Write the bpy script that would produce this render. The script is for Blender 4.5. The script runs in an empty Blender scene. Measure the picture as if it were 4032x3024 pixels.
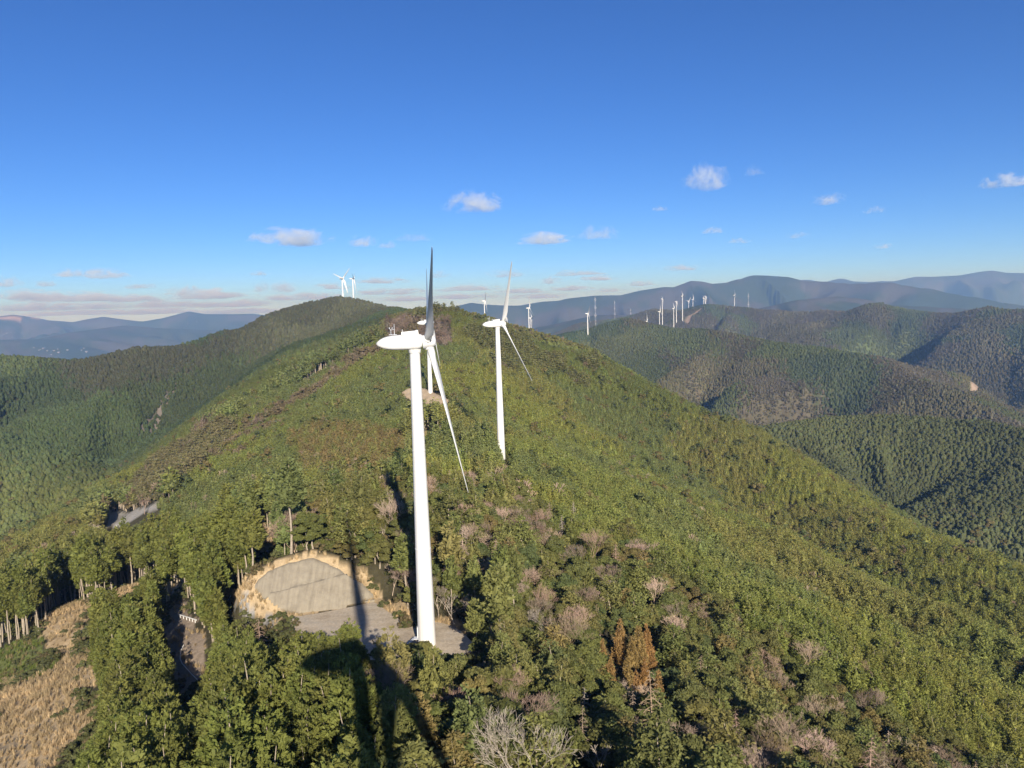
import bpy, math, random
import numpy as np
from mathutils import Matrix, Vector, Euler

# ------------------------------------------------------------------ camera
CZ = 64.0                      # camera height above the foot of the turbine it stands on
FPX = 3030.0                   # focal length in pixels of the 4032 px wide photograph
PITCH, ROLL = math.radians(5.7), math.radians(1.7)
sc = bpy.context.scene
RT0, UP0 = np.array([1., 0, 0]), np.array([0, math.sin(PITCH), math.cos(PITCH)])
FW = np.array([0, math.cos(PITCH), -math.sin(PITCH)])
RT = math.cos(ROLL) * RT0 - math.sin(ROLL) * UP0
UP = math.cos(ROLL) * UP0 + math.sin(ROLL) * RT0
CR = np.array([RT, UP, FW])
cam = bpy.data.cameras.new('camera')
camo = bpy.data.objects.new('camera', cam)
sc.collection.objects.link(camo)
camo.matrix_world = Matrix(((RT[0], UP[0], -FW[0], 0), (RT[1], UP[1], -FW[1], 0), (RT[2], UP[2], -FW[2], CZ), (0, 0, 0, 1)))
cam.sensor_width = 36.0
cam.lens = FPX / 4032 * 36.0
cam.clip_start, cam.clip_end = 0.1, 200000
sc.camera = camo

# ------------------------------------------------------------------ sky, sun, exposure
SUN_EL, SUN_AZ = math.radians(22.9), math.radians(180 - 13.58)   # azimuth clockwise from +Y
world = bpy.data.worlds.new('World'); sc.world = world; world.use_nodes = True
wn = world.node_tree.nodes; bg = wn['Background']
sky = wn.new('ShaderNodeTexSky'); sky.sky_type = 'NISHITA'; sky.sun_disc = False
sky.sun_elevation = SUN_EL; sky.sun_rotation = SUN_AZ
sky.altitude = 5000; sky.air_density = 1.2; sky.dust_density = 0.0; sky.ozone_density = 6.0
bg.inputs[1].default_value = 0.075
hs = wn.new('ShaderNodeHueSaturation'); hs.inputs['Saturation'].default_value = 1.12; hs.inputs['Hue'].default_value = 0.509
world.node_tree.links.new(sky.outputs[0], hs.inputs['Color']); world.node_tree.links.new(hs.outputs[0], bg.inputs[0])
sl = bpy.data.lights.new('sun', 'SUN'); sl.energy = 5.0; sl.angle = math.radians(0.5); sl.color = (1.0, 0.93, 0.82)
so = bpy.data.objects.new('sun', sl); sc.collection.objects.link(so)
sd = Vector((math.sin(SUN_AZ) * math.cos(SUN_EL), math.cos(SUN_AZ) * math.cos(SUN_EL), math.sin(SUN_EL)))
so.rotation_euler = sd.to_track_quat('Z', 'Y').to_euler(); so.location = (0, -40, 150)
sc.view_settings.view_transform = 'Standard'; sc.view_settings.look = 'None'
sc.view_settings.exposure = 0.85; sc.view_settings.gamma = 1.0
sc.cycles.use_denoising = True
sc.cycles.max_bounces = 6; sc.cycles.diffuse_bounces = 3; sc.cycles.transparent_max_bounces = 8
sc.cycles.volume_bounces = 3
sc.cycles.volume_step_rate = 0.6

# ------------------------------------------------------------------ numeric helpers
def proj(P):
    """world points -> pixel of the 4032 x 3024 frame (only used to lay the place out)"""
    c = (np.asarray(P, float) - (0, 0, CZ)) @ CR.T
    w = np.where(c[..., 2] > 0.1, c[..., 2], 0.1)
    return np.stack([2016 + FPX * c[..., 0] / w, 1512 - FPX * c[..., 1] / w], -1), c[..., 2]
def ray(px, py):
    d = np.array([(px - 2016) / FPX, (1512 - py) / FPX, 1.0]) @ CR
    return d / math.hypot(d[0], d[1])
def at(px, py, d, dz=0.0):
    r = ray(px, py) * d
    return np.array([r[0], r[1], CZ + r[2] + dz])
def hash2(ix, iy, seed):
    h = (ix.astype(np.int64) * 374761393 + iy.astype(np.int64) * 668265263 + seed * 974711) & 0x7fffffff
    h = ((h ^ (h >> 13)) * 1274126177) & 0x7fffffff
    return ((h ^ (h >> 16)) & 0xffff) / 65535.0
def vnoise(x, y, seed=0):
    ix, iy = np.floor(x), np.floor(y); fx, fy = x - ix, y - iy
    fx = fx * fx * fx * (fx * (fx * 6 - 15) + 10); fy = fy * fy * fy * (fy * (fy * 6 - 15) + 10)
    a, b = hash2(ix, iy, seed), hash2(ix + 1, iy, seed)
    c, d = hash2(ix, iy + 1, seed), hash2(ix + 1, iy + 1, seed)
    return (a * (1 - fx) + b * fx) * (1 - fy) + (c * (1 - fx) + d * fx) * fy
def fbm(x, y, seed=0, o=4):
    s, a, n = 0, 0.5, 0
    for k in range(o):
        s = s + a * vnoise(x * 2 ** k, y * 2 ** k, seed + k * 17); n += a; a *= 0.5
    return s / n * 2 - 1
def inpoly(x, y, poly):
    x, y = np.asarray(x, float), np.asarray(y, float); r = np.zeros(x.shape, bool); n = len(poly)
    for i in range(n):
        x0, y0 = poly[i][:2]; x1, y1 = poly[(i + 1) % n][:2]
        if y0 == y1: continue
        c = ((y0 > y) != (y1 > y)) & (x < (x1 - x0) * (y - y0) / (y1 - y0) + x0)
        r ^= c
    return r
def polydist(x, y, poly, closed=True):
    d = np.full(np.shape(x), 1e18); n = len(poly)
    for i in range(n if closed else n - 1):
        ax, ay = poly[i][:2]; bx, by = poly[(i + 1) % n][:2]
        ux, uy = bx - ax, by - ay; L = ux * ux + uy * uy + 1e-9
        t = np.clip(((x - ax) * ux + (y - ay) * uy) / L, 0, 1)
        d = np.minimum(d, (x - ax - t * ux) ** 2 + (y - ay - t * uy) ** 2)
    return np.sqrt(d)
def sstep(a, b, x):
    t = np.clip((x - a) / (b - a), 0, 1); return t * t * (3 - 2 * t)

# ------------------------------------------------------------------ terrain: mountain ridges
# every ridge: crest points (pixel column, pixel row of the treetops, horizontal distance), tree height there, slopes
def crest(pts, th): return [at(x, y, d, -th) for x, y, d in pts]
def gz(px, d, z):            # crest point by ground height relative to the camera
    r = ray(px, 1500); return np.array([r[0] * d, r[1] * d, CZ + z])
RIDGES = []
def ridge(P, sl, sr, seed, w=20.0, steep=None, spur=0.3, lam=170.0):
    RIDGES.append((np.array(P), sl, sr, seed, w, steep, spur, lam))
top_back = [(1708, 1209, 880), (1670, 1205, 950), (1645, 1215, 1080), (1621, 1216, 1150), (1578, 1205, 1250), (1551, 1205, 1350),
            (1502, 1203, 1450), (1464, 1190, 1500), (1415, 1172, 1540), (1340, 1164, 1560)]
left_crest = [(1340, 1164, 1560), (1269, 1172, 1570), (1193, 1183, 1580), (1144, 1201, 1570), (1074, 1222, 1550), (1036, 1239, 1540),
              (1004, 1265, 1530), (966, 1279, 1520), (879, 1292, 1500), (776, 1332, 1470), (678, 1349, 1450), (542, 1355, 1430),
              (401, 1384, 1420), (325, 1402, 1420), (244, 1404, 1430), (179, 1393, 1440), (70, 1386, 1450), (0, 1382, 1460),
              (-400, 1372, 1500), (-1200, 1400, 1600)]
main = [np.array([0, -400, CZ - 90.]), np.array([0, -120, CZ - 70.]), np.array([1, 0, CZ - 62.]), gz(1650, 40, -53.5), gz(1560, 75, -53),
        gz(1600, 108, -60), gz(1671, 149, -66.5), gz(1640, 200, -60), gz(1720, 260, -63), gz(1850, 335, -68), gz(1780, 420, -67),
        gz(1710, 490, -63), gz(1715, 600, -48), gz(1735, 700, -26), gz(1740, 800, -9)]
def chaikin(P, n):
    for _ in range(n):
        Q = [P[0]]
        for a, b in zip(P[:-1], P[1:]): Q += [a * 0.75 + b * 0.25, a * 0.25 + b * 0.75]
        P = Q + [P[-1]]
    return P
ridge(chaikin(main + crest(top_back, 10), 2), 0.30, 0.46, 1, 18, (150, 0.64), 0.3, 120)
ridge(crest(left_crest, 10), 0.46, 0.50, 2, 25, None, 1.0, 260)
ridge(crest([(1740, 1214, 800), (1822, 1226, 830), (1904, 1250, 850), (1958, 1258, 855), (2040, 1277, 855), (2100, 1295, 850), (2200, 1332, 830),
             (2268, 1359, 820), (2390, 1435, 780), (2575, 1526, 730), (2697, 1580, 700), (2842, 1628, 690), (3098, 1779, 640),
             (3335, 1962, 590), (3646, 2098, 540), (3862, 2171, 520), (4032, 2299, 490), (4500, 2560, 440)], 9), 0.62, 0.36, 3, 22, (190, 0.62), 0.35, 130)
ridge(crest([(1666, 1246, 830), (1562, 1287, 800), (1516, 1323, 790), (1308, 1432, 780), (1200, 1509, 770), (1085, 1568, 760), (900, 1653, 740),
             (819, 1693, 720), (705, 1758, 690), (600, 1803, 660), (475, 1865, 610), (400, 1913, 570), (280, 1998, 520), (90, 2118, 460),
             (0, 2193, 430), (-300, 2390, 380)], 10), 0.26, 0.60, 4, 18, (170, 0.75), 0.3, 130)
ridge(crest([(2700, 1990, 440), (3000, 2098, 400), (3241, 2228, 370), (3395, 2271, 355), (3555, 2344, 345), (3665, 2382, 338), (3820, 2469, 325),
             (3916, 2503, 320), (4032, 2541, 315), (4500, 2750, 290)], 9), 0.60, 0.45, 5, 14, None, 0.2, 90)
ridge(crest([(-300, 1640, 960), (0, 1690, 930), (190, 1755, 900), (330, 1840, 860), (440, 1930, 800)], 9), 0.55, 0.5, 6, 20, None, 0.8, 150)
ridge(crest([(2040, 1335, 2350), (2200, 1307, 2320), (2308, 1286, 2350), (2417, 1252, 2350), (2467, 1243, 2350), (2516, 1259, 2300), (2575, 1273, 2250), (2652, 1282, 2200),
             (2747, 1284, 2150), (2824, 1295, 2100), (2914, 1311, 2050), (2991, 1327, 2000), (3082, 1341, 1950), (3235, 1359, 1900),
             (3303, 1377, 1850), (3425, 1390, 1800), (3466, 1397, 1780), (3525, 1440, 1740), (3620, 1480, 1690), (3764, 1528, 1620),
             (3891, 1620, 1540), (4032, 1680, 1480), (4400, 1800, 1400)], 9), 0.5, 0.50, 7, 22, None, 1.9, 250)
ridge(crest([(2750, 1690, 1050), (3099, 1659, 1080), (3281, 1633, 1110), (3464, 1624, 1130), (3646, 1630, 1120), (3828, 1643, 1110), (4032, 1679, 1080),
             (4500, 1740, 1050)], 9), 0.5, 0.42, 8, 22, None, 1.0, 190)
ridge(crest([(2300, 1262, 4600), (2430, 1250, 4400), (2489, 1236, 4300), (2575, 1207, 4200), (2652, 1218, 4100), (2770, 1198, 4000), (2792, 1189, 3950), (2855, 1191, 3950),
             (2905, 1200, 3950), (2968, 1209, 3900), (3054, 1212, 3850), (3104, 1221, 3800), (3213, 1225, 3700), (3258, 1214, 3600),
             (3303, 1225, 3550), (3357, 1214, 3500), (3430, 1182, 3450), (3461, 1181, 3450), (3520, 1198, 3450), (3597, 1216, 3450),
             (3710, 1224, 3400), (3773, 1227, 3350), (3837, 1207, 3300), (3877, 1196, 3300), (3932, 1212, 3250), (4032, 1209, 3200),
             (4500, 1190, 3200)], 9), 0.5, 0.5, 9, 25, None, 2.3, 360)
ridge(crest([(2250, 1262, 6200), (2350, 1240, 6000), (2900, 1232, 6000), (3032, 1205, 6000), (3130, 1182, 6000), (3213, 1174, 6200), (3300, 1167, 6500), (3400, 1176, 6500),
             (3500, 1200, 6500), (3800, 1215, 6300)], 0), 0.4, 0.4, 10, 60, None, 1.3, 600)
ridge(crest([(1500, 1222, 9000), (1720, 1210, 9000), (1779, 1207, 9000), (1855, 1189, 9000), (1914, 1196, 9000), (1991, 1200, 9000), (2045, 1200, 9000), (2131, 1185, 9000),
             (2200, 1181, 9000), (2232, 1173, 9000), (2340, 1161, 9000), (2444, 1160, 9000), (2516, 1142, 9000), (2616, 1127, 9000),
             (2652, 1128, 9000), (2720, 1103, 9000), (2765, 1106, 9000), (2806, 1115, 9000), (2869, 1109, 9000), (2968, 1083, 9200),
             (3027, 1085, 9200), (3104, 1090, 9200), (3167, 1106, 9200), (3244, 1108, 9200), (3348, 1117, 9000), (3466, 1112, 8800),
             (3511, 1112, 8700), (3597, 1130, 8600), (3665, 1137, 8500), (3755, 1158, 8400), (3846, 1171, 8300), (4026, 1203, 8200),
             (4300, 1215, 8200)], 0), 0.42, 0.42, 11, 50, None, 1.3, 1100)
ridge(crest([(2900, 1140, 17000), (3154, 1099, 17000), (3186, 1098, 17000), (3244, 1109, 17000), (3303, 1094, 17000), (3348, 1106, 16500), (3434, 1110, 16500), (3475, 1106, 16000),
             (3520, 1106, 16000), (3606, 1088, 16000), (3674, 1088, 16000), (3778, 1083, 16000), (3868, 1067, 16000), (3909, 1063, 16000),
             (3959, 1072, 16000), (4032, 1074, 16000), (4500, 1060, 16000), (5200, 1100, 16000)], 0), 0.42, 0.42, 12, 60, None, 2.0, 1400)
ridge(crest([(-900, 1262, 14000), (-300, 1250, 14000), (0, 1245, 14000), (54, 1239, 14000), (136, 1250, 14000), (190, 1261, 14000), (288, 1268, 14000), (353, 1255, 14000),
             (407, 1247, 14000), (488, 1258, 14000), (559, 1266, 14000), (640, 1253, 14000), (743, 1226, 14000), (808, 1237, 14000),
             (922, 1237, 14000), (993, 1235, 14000), (1031, 1239, 14000), (1300, 1238, 14000), (1600, 1235, 14500)], 0), 0.34, 0.34, 13, 80, None, 2.0, 1300)
ridge(crest([(-300, 1350, 9500), (0, 1338, 9500), (150, 1335, 9500), (300, 1306, 10000), (500, 1280, 11000), (650, 1292, 11000), (900, 1300, 11000)], 0),
      0.3, 0.3, 14, 80, None, 1.0, 900)

def densify(P, step):
    out = [P[0]]
    for a, b in zip(P[:-1], P[1:]):
        n = max(1, int(np.linalg.norm((b - a)[:2]) / step))
        for k in range(1, n + 1): out.append(a + (b - a) * k / n)
    return np.array(out)

def tent(x, y, R):
    P, sl, sr, seed, w, steep, spur, lam = R
    best = np.full(x.shape, 1e18); tt = np.zeros(x.shape); zz = np.zeros(x.shape); sg = np.zeros(x.shape)
    acc = 0.0
    for a, b in zip(P[:-1], P[1:]):
        ux, uy = b[0] - a[0], b[1] - a[1]; L = math.hypot(ux, uy)
        if L < 1e-6: continue
        t = np.clip(((x - a[0]) * ux + (y - a[1]) * uy) / (L * L), 0, 1)
        ex, ey = x - a[0] - t * ux, y - a[1] - t * uy
        d2 = ex * ex + ey * ey
        m = d2 < best
        best = np.where(m, d2, best); tt = np.where(m, acc + t * L, tt); zz = np.where(m, a[2] + t * (b[2] - a[2]), zz)
        sg = np.where(m, ux * ey - uy * ex, sg)
        acc += L
    d = np.sqrt(best); soft = np.sqrt(d * d + w * w) - w
    left = sg > 0
    s = np.where(left, sl, sr)
    drop = s * soft
    if steep: drop = drop + np.maximum(0, soft - steep[0]) * (steep[1] - s)
    tw = tt + 0.35 * d * fbm(tt / (lam * 3), d / (lam * 3), seed + 50, 2)
    n = fbm(tw / lam + np.where(left, 31.7, 0), d / (lam * 5), seed + 100, 3)
    rid = 1 - 2 * np.abs(n)                                       # sharp spurs, rounded gullies
    ph = tw / lam + np.where(left, 0.37, 0) + 1.3 * n
    tri = 4 * np.abs(ph - np.floor(ph + 0.5)) - 1                 # spurs and ravines running down the slope
    n2 = 0.75 * tri + 0.5 * n + 0.18 * fbm(tw / (lam * 0.3), d / (lam * 0.9), seed + 140, 3) * 2
    amp = spur * lam * 0.2 * sstep(0, lam * 1.3, d)
    h = zz - drop + amp * n2
    return h

def natural(x, y):
    """height of the open ground before the turbine pads are cut"""
    k = 14.0
    acc = np.full(x.shape, -1e9)
    for R in RIDGES:
        h = tent(x, y, R)
        acc = np.maximum(acc, h) + np.maximum(k - np.abs(acc - h), 0) ** 2 / (4 * k)
    r = np.hypot(x, y)
    fl = CZ - 330 - 60 * sstep(3000, 9000, r) + 25 * fbm(x / 900, y / 900, 77, 3)
    m = np.maximum(acc, fl); kk = 30.0
    acc = m + kk * np.log1p(np.exp(-np.abs(acc - fl) / kk))
    acc = acc + 1.3 * fbm(x / 22, y / 22, 5, 3) * sstep(2500, 600, r)
    # knob behind the near turbine's pad
    kx, ky, _ = gz(1250, 215, 0)
    acc = acc + 6.0 * np.exp(-(((x - kx) / 42) ** 2 + ((y - ky) / 36) ** 2))
    return acc

# ------------------------------------------------------------------ object helpers
LINK = sc.collection.objects.link
def mesh_of(name, V, F, mats=(), mi=None, smooth=False, attrs=None):
    me = bpy.data.meshes.new(name)
    V = np.asarray(V, np.float32).reshape(-1, 3)
    if isinstance(F, np.ndarray):
        n, k = F.shape
        me.vertices.add(len(V)); me.vertices.foreach_set('co', V.ravel())
        me.loops.add(n * k); me.loops.foreach_set('vertex_index', F.astype(np.int32).ravel())
        me.polygons.add(n); me.polygons.foreach_set('loop_start', np.arange(0, n * k, k, dtype=np.int32))
        me.polygons.foreach_set('loop_total', np.full(n, k, np.int32))
        me.update(calc_edges=True)
    else:
        me.from_pydata([tuple(map(float, v)) for v in V], [], [tuple(int(i) for i in f) for f in F]); me.update()
    for m in mats: me.materials.append(m)
    if mi is not None: me.polygons.foreach_set('material_index', np.asarray(mi, np.int32))
    if smooth:
        me.polygons.foreach_set('use_smooth', np.ones(len(me.polygons), bool))
        if not isinstance(F, np.ndarray): me.set_sharp_from_angle(angle=math.radians(38))
    for k, (typ, dat) in (attrs or {}).items():
        a = me.attributes.new(k, typ, 'POINT'); dat = np.asarray(dat)
        a.data.foreach_set({'FLOAT_COLOR': 'color', 'FLOAT_VECTOR': 'vector'}.get(typ, 'value'), dat.astype(np.int32 if typ == 'INT' else np.float32).ravel())
    return me
def obj(name, me, parent=None, loc=None, rot=None):
    o = bpy.data.objects.new(name, me); LINK(o)
    if parent is not None: o.parent = parent
    if loc is not None: o.location = loc
    if rot is not None: o.rotation_euler = rot
    return o
def tag(o, label, cat, group=None, kind=None):
    o['label'] = label; o['category'] = cat
    if group: o['group'] = group
    if kind: o['kind'] = kind
    return o
def struct(o, kind='structure', label=None):
    o['kind'] = kind
    if label: o['label'] = label
    return o
class MB:
    """collects pieces of one mesh"""
    def __init__(s): s.V, s.F, s.M, s.n = [], [], [], 0
    def add(s, V, F, m=0):
        V = np.asarray(V, float).reshape(-1, 3)
        s.V.append(V); s.F += [tuple(int(i) + s.n for i in f) for f in F]; s.M += [m] * len(F); s.n += len(V)
    def quads(s, c, u, v, m=0, lo=1.0):
        """kites round centres c with half axes u, v"""
        n = len(c); V = np.stack([c - u * lo, c - v + u * 0.1, c + u, c + v + u * 0.1], 1).reshape(-1, 3)
        s.add(V, [(4 * i, 4 * i + 1, 4 * i + 2, 4 * i + 3) for i in range(n)], m)
    def tube(s, pts, rad, k=6, m=0, cap=True):
        pts = [np.asarray(p, float) for p in pts]; n = len(pts); V = []
        for i, p in enumerate(pts):
            t = pts[min(i + 1, n - 1)] - pts[max(i - 1, 0)]; t = t / (np.linalg.norm(t) + 1e-9)
            a = np.cross(t, (0, 0, 1.0) if abs(t[2]) < 0.9 else (1.0, 0, 0)); a /= np.linalg.norm(a); b = np.cross(t, a)
            for j in range(k):
                w = 2 * math.pi * j / k; V.append(p + rad[i] * (math.cos(w) * a + math.sin(w) * b))
        F = [(i * k + j, i * k + (j + 1) % k, (i + 1) * k + (j + 1) % k, (i + 1) * k + j) for i in range(n - 1) for j in range(k)]
        if cap: F += [tuple(range(k))[::-1], tuple((n - 1) * k + j for j in range(k))]
        s.add(V, F, m)
    def box(s, c, d, m=0, R=None):
        c = np.asarray(c, float); V = np.array([(x, y, z) for x in (-.5, .5) for y in (-.5, .5) for z in (-.5, .5)]) * np.asarray(d, float)
        if R is not None: V = V @ np.asarray(R).T
        s.add(V + c, [(0, 1, 3, 2), (4, 6, 7, 5), (0, 4, 5, 1), (2, 3, 7, 6), (0, 2, 6, 4), (1, 5, 7, 3)], m)
    def mesh(s, name, mats, smooth=False):
        return mesh_of(name, np.concatenate(s.V), s.F, mats, s.M, smooth)

# ------------------------------------------------------------------ materials
def newmat(name):
    m = bpy.data.materials.new(name); m.use_nodes = True; nt = m.node_tree
    return m, nt.nodes, nt.links, nt.nodes['Principled BSDF']
def noise(N, L, scale, detail=4, rough=0.6, coord='Object', vec=None):
    t = N.new('ShaderNodeTexNoise'); t.inputs['Scale'].default_value = scale; t.inputs['Detail'].default_value = detail
    t.inputs['Roughness'].default_value = rough
    if vec is None:
        c = N.new('ShaderNodeTexCoord'); vec = c.outputs[coord]
    L.new(vec, t.inputs['Vector']); return t
def ramp(N, L, src, pts):
    r = N.new('ShaderNodeValToRGB'); e = r.color_ramp.elements
    while len(e) < len(pts): e.new(0.5)
    for k, (p, c) in enumerate(pts):
        e[k].position = p; e[k].color = (*c, 1) if len(c) == 3 else c
    L.new(src, r.inputs[0]); return r
def mul(N, L, a, b, typ='MULTIPLY', f=1.0):
    m = N.new('ShaderNodeMix'); m.data_type = 'RGBA'; m.blend_type = typ; m.inputs[0].default_value = f
    L.new(a, m.inputs[6]); L.new(b, m.inputs[7]) if not isinstance(b, tuple) else setattr(m.inputs[7], 'default_value', b)
    return m.outputs[2]
def g3(v): return (v, v, v)
def m_foliage():
    m, N, L, P = newmat('foliage')
    a = N.new('ShaderNodeAttribute'); a.attribute_type = 'INSTANCER'; a.attribute_name = 'tint'
    n = noise(N, L, 0.9, 3, 0.7); r = ramp(N, L, n.outputs['Fac'], [(0.25, (0.62, 0.66, 0.6)), (0.5, (1, 1, 1)), (0.8, (1.42, 1.36, 1.15))])
    c = mul(N, L, a.outputs['Color'], r.outputs[0])
    P.inputs['Roughness'].default_value = 0.75; P.inputs['Specular IOR Level'].default_value = 0.2
    L.new(c, P.inputs['Base Color'])
    t = N.new('ShaderNodeBsdfTranslucent'); L.new(c, t.inputs['Color'])
    x = N.new('ShaderNodeMixShader'); x.inputs[0].default_value = 0.36
    L.new(P.outputs[0], x.inputs[1]); L.new(t.outputs[0], x.inputs[2]); L.new(x.outputs[0], N['Material Output'].inputs[0])
    return m
def m_plain(name, col, rough=0.8, nscale=None, var=0.25, spec=0.3, bump=0, detail=5):
    m, N, L, P = newmat(name)
    P.inputs['Roughness'].default_value = rough; P.inputs['Specular IOR Level'].default_value = spec
    if nscale:
        n = noise(N, L, nscale, detail, 0.65)
        lo = tuple(c * (1 - var) for c in col); hi = tuple(min(1, c * (1 + var)) for c in col)
        L.new(ramp(N, L, n.outputs['Fac'], [(0.3, lo), (0.7, hi)]).outputs[0], P.inputs['Base Color'])
        if bump:
            b = N.new('ShaderNodeBump'); b.inputs['Strength'].default_value = 0.7; b.inputs['Distance'].default_value = bump
            L.new(n.outputs['Fac'], b.inputs['Height']); L.new(b.outputs[0], P.inputs['Normal'])
    else: P.inputs['Base Color'].default_value = (*col, 1)
    return m
def m_tinted(name, nscale, var, rough=0.85):
    """colour from the thing's own tint (wood of single trees)"""
    m, N, L, P = newmat(name)
    a = N.new('ShaderNodeAttribute'); a.attribute_type = 'INSTANCER'; a.attribute_name = 'tint'
    n = noise(N, L, nscale, 3); r = ramp(N, L, n.outputs['Fac'], [(0.3, g3(1 - var)), (0.7, g3(1 + var))])
    L.new(mul(N, L, a.outputs['Color'], r.outputs[0]), P.inputs['Base Color'])
    P.inputs['Roughness'].default_value = rough; P.inputs['Specular IOR Level'].default_value = 0.15
    return m
def m_ground():
    m, N, L, P = newmat('ground')
    a = N.new('ShaderNodeAttribute'); a.attribute_name = 'col'
    n1 = noise(N, L, 0.9, 6, 0.75); n2 = noise(N, L, 0.035, 6, 0.7)
    r1 = ramp(N, L, n1.outputs['Fac'], [(0.25, g3(0.62)), (0.75, g3(1.35))]); r2 = ramp(N, L, n2.outputs['Fac'], [(0.3, g3(0.78)), (0.7, g3(1.22))])
    c = mul(N, L, mul(N, L, a.outputs['Color'], r1.outputs[0]), r2.outputs[0])
    L.new(c, P.inputs['Base Color']); P.inputs['Roughness'].default_value = 0.95; P.inputs['Specular IOR Level'].default_value = 0.1
    b = N.new('ShaderNodeBump'); b.inputs['Strength'].default_value = 0.6; b.inputs['Distance'].default_value = 0.5
    L.new(n1.outputs['Fac'], b.inputs['Height']); L.new(b.outputs[0], P.inputs['Normal'])
    return m
def m_concrete():
    m, N, L, P = newmat('sprayed_concrete')
    n = noise(N, L, 0.5, 8, 0.75); c = N.new('ShaderNodeTexCoord')
    mp = N.new('ShaderNodeMapping'); mp.inputs['Scale'].default_value = (1.3, 0.1, 0.1); L.new(c.outputs['Object'], mp.inputs[0])
    s = noise(N, L, 1.0, 4, 0.7, vec=mp.outputs[0])
    r1 = ramp(N, L, n.outputs['Fac'], [(0.25, (0.165, 0.14, 0.102)), (0.5, (0.22, 0.19, 0.142)), (0.8, (0.27, 0.24, 0.18))])
    r2 = ramp(N, L, s.outputs['Fac'], [(0.3, (0.8, 0.79, 0.78)), (0.5, (1, 1, 1)), (0.72, (1.15, 1.14, 1.12))])
    L.new(mul(N, L, r1.outputs[0], r2.outputs[0]), P.inputs['Base Color']); P.inputs['Roughness'].default_value = 0.92
    b = N.new('ShaderNodeBump'); b.inputs['Strength'].default_value = 0.8; b.inputs['Distance'].default_value = 0.25
    L.new(n.outputs['Fac'], b.inputs['Height']); L.new(b.outputs[0], P.inputs['Normal'])
    return m
def m_paint():
    m, N, L, P = newmat('white_paint')
    c = N.new('ShaderNodeTexCoord'); mp = N.new('ShaderNodeMapping'); mp.inputs['Scale'].default_value = (1.2, 1.2, 0.05); L.new(c.outputs['Object'], mp.inputs[0])
    s = noise(N, L, 1.0, 5, 0.7, vec=mp.outputs[0])
    L.new(ramp(N, L, s.outputs['Fac'], [(0.3, (0.54, 0.525, 0.49)), (0.6, (0.63, 0.625, 0.605))]).outputs[0], P.inputs['Base Color'])
    P.inputs['Roughness'].default_value = 0.35; P.inputs['Specular IOR Level'].default_value = 0.45
    return m
FOL = m_foliage(); BARK = m_plain('bark', (0.30, 0.25, 0.19), 0.9, 3.0, 0.3, 0.1); WOOD = m_tinted('bare_wood', 1.5, 0.25)
GROUND = m_ground(); CONC = m_concrete(); PAINT = m_paint()
def m_gravel():
    m, N, L, P = newmat('gravel'); n1 = noise(N, L, 1.8, 8, 0.75); n2 = noise(N, L, 0.16, 5, 0.65); c = N.new('ShaderNodeTexCoord')
    mp = N.new('ShaderNodeMapping'); mp.inputs['Rotation'].default_value = (0, 0, 0.5); mp.inputs['Scale'].default_value = (0.06, 0.55, 1); L.new(c.outputs['Object'], mp.inputs[0]); n3 = noise(N, L, 1.0, 3, 0.5, vec=mp.outputs[0])
    r1 = ramp(N, L, n1.outputs['Fac'], [(0.3, g3(0.7)), (0.7, g3(1.25))]); r2 = ramp(N, L, n2.outputs['Fac'], [(0.35, (0.33, 0.265, 0.185)), (0.55, (0.44, 0.365, 0.27)), (0.7, (0.40, 0.35, 0.28))])
    r3 = ramp(N, L, n3.outputs['Fac'], [(0.4, g3(0.92)), (0.5, g3(1.0)), (0.62, g3(1.04))])
    L.new(mul(N, L, mul(N, L, r2.outputs[0], r1.outputs[0]), r3.outputs[0]), P.inputs['Base Color']); P.inputs['Roughness'].default_value = 0.95
    b = N.new('ShaderNodeBump'); b.inputs['Distance'].default_value = 0.12; L.new(n1.outputs['Fac'], b.inputs['Height']); L.new(b.outputs[0], P.inputs['Normal']); return m
GRAVEL = m_gravel()
STEEL = m_plain('galvanised_steel', (0.55, 0.57, 0.6), 0.45, 2.0, 0.1, 0.5)
PYLON = m_plain('pylon_paint', (0.36, 0.36, 0.38), 0.6); DARK = m_plain('dark_rubber', (0.05, 0.05, 0.055), 0.7)

# ------------------------------------------------------------------ cut pads (world polygons from where the photograph shows them)
PADZ = CZ - 66.3
def on_plane(px, py, z):
    r = ray(px, py); t = (z - CZ) / r[2]; return np.array([r[0] * t, r[1] * t, z])
PAD = np.array([on_plane(px, py, PADZ) for px, py in [(1130, 2432), (1235, 2418), (1390, 2388), (1470, 2368), (1560, 2430), (1610, 2470), (1720, 2448), (1800, 2470),
                                                    (1862, 2530), (1850, 2585), (1790, 2620), (1690, 2600), (1600, 2600), (1480, 2680), (1330, 2650), (1210, 2560)]])
FA, FB = on_plane(1130, 2424, PADZ), on_plane(1400, 2380, PADZ)
def slope_plane(A, B, grade):
    t = (B - A)[:2] / np.linalg.norm((B - A)[:2]); n = np.array([-t[1], t[0]])
    if n[1] < 0: n = -n                                          # uphill, away from the camera
    return dict(A=A, t=t, n=n, g=grade)
def pz(pl, x, y): return pl['A'][2] + pl['g'] * ((x - pl['A'][0]) * pl['n'][0] + (y - pl['A'][1]) * pl['n'][1])
def on_slope(px, py, pl):
    r = ray(px, py); n, g, A = pl['n'], pl['g'], pl['A']
    # CZ + r2 t = A2 + g((r0 t - A0) n0 + (r1 t - A1) n1)
    t = (A[2] - g * (A[0] * n[0] + A[1] * n[1]) - CZ) / (r[2] - g * (r[0] * n[0] + r[1] * n[1]))
    return np.array([r[0] * t, r[1] * t, CZ + r[2] * t])
SL1 = slope_plane(FA, FB, 0.95)
o7 = lambda pts: [(900 + x / 2.212, 1900 + y / 2.212) for x, y in pts]
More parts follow.
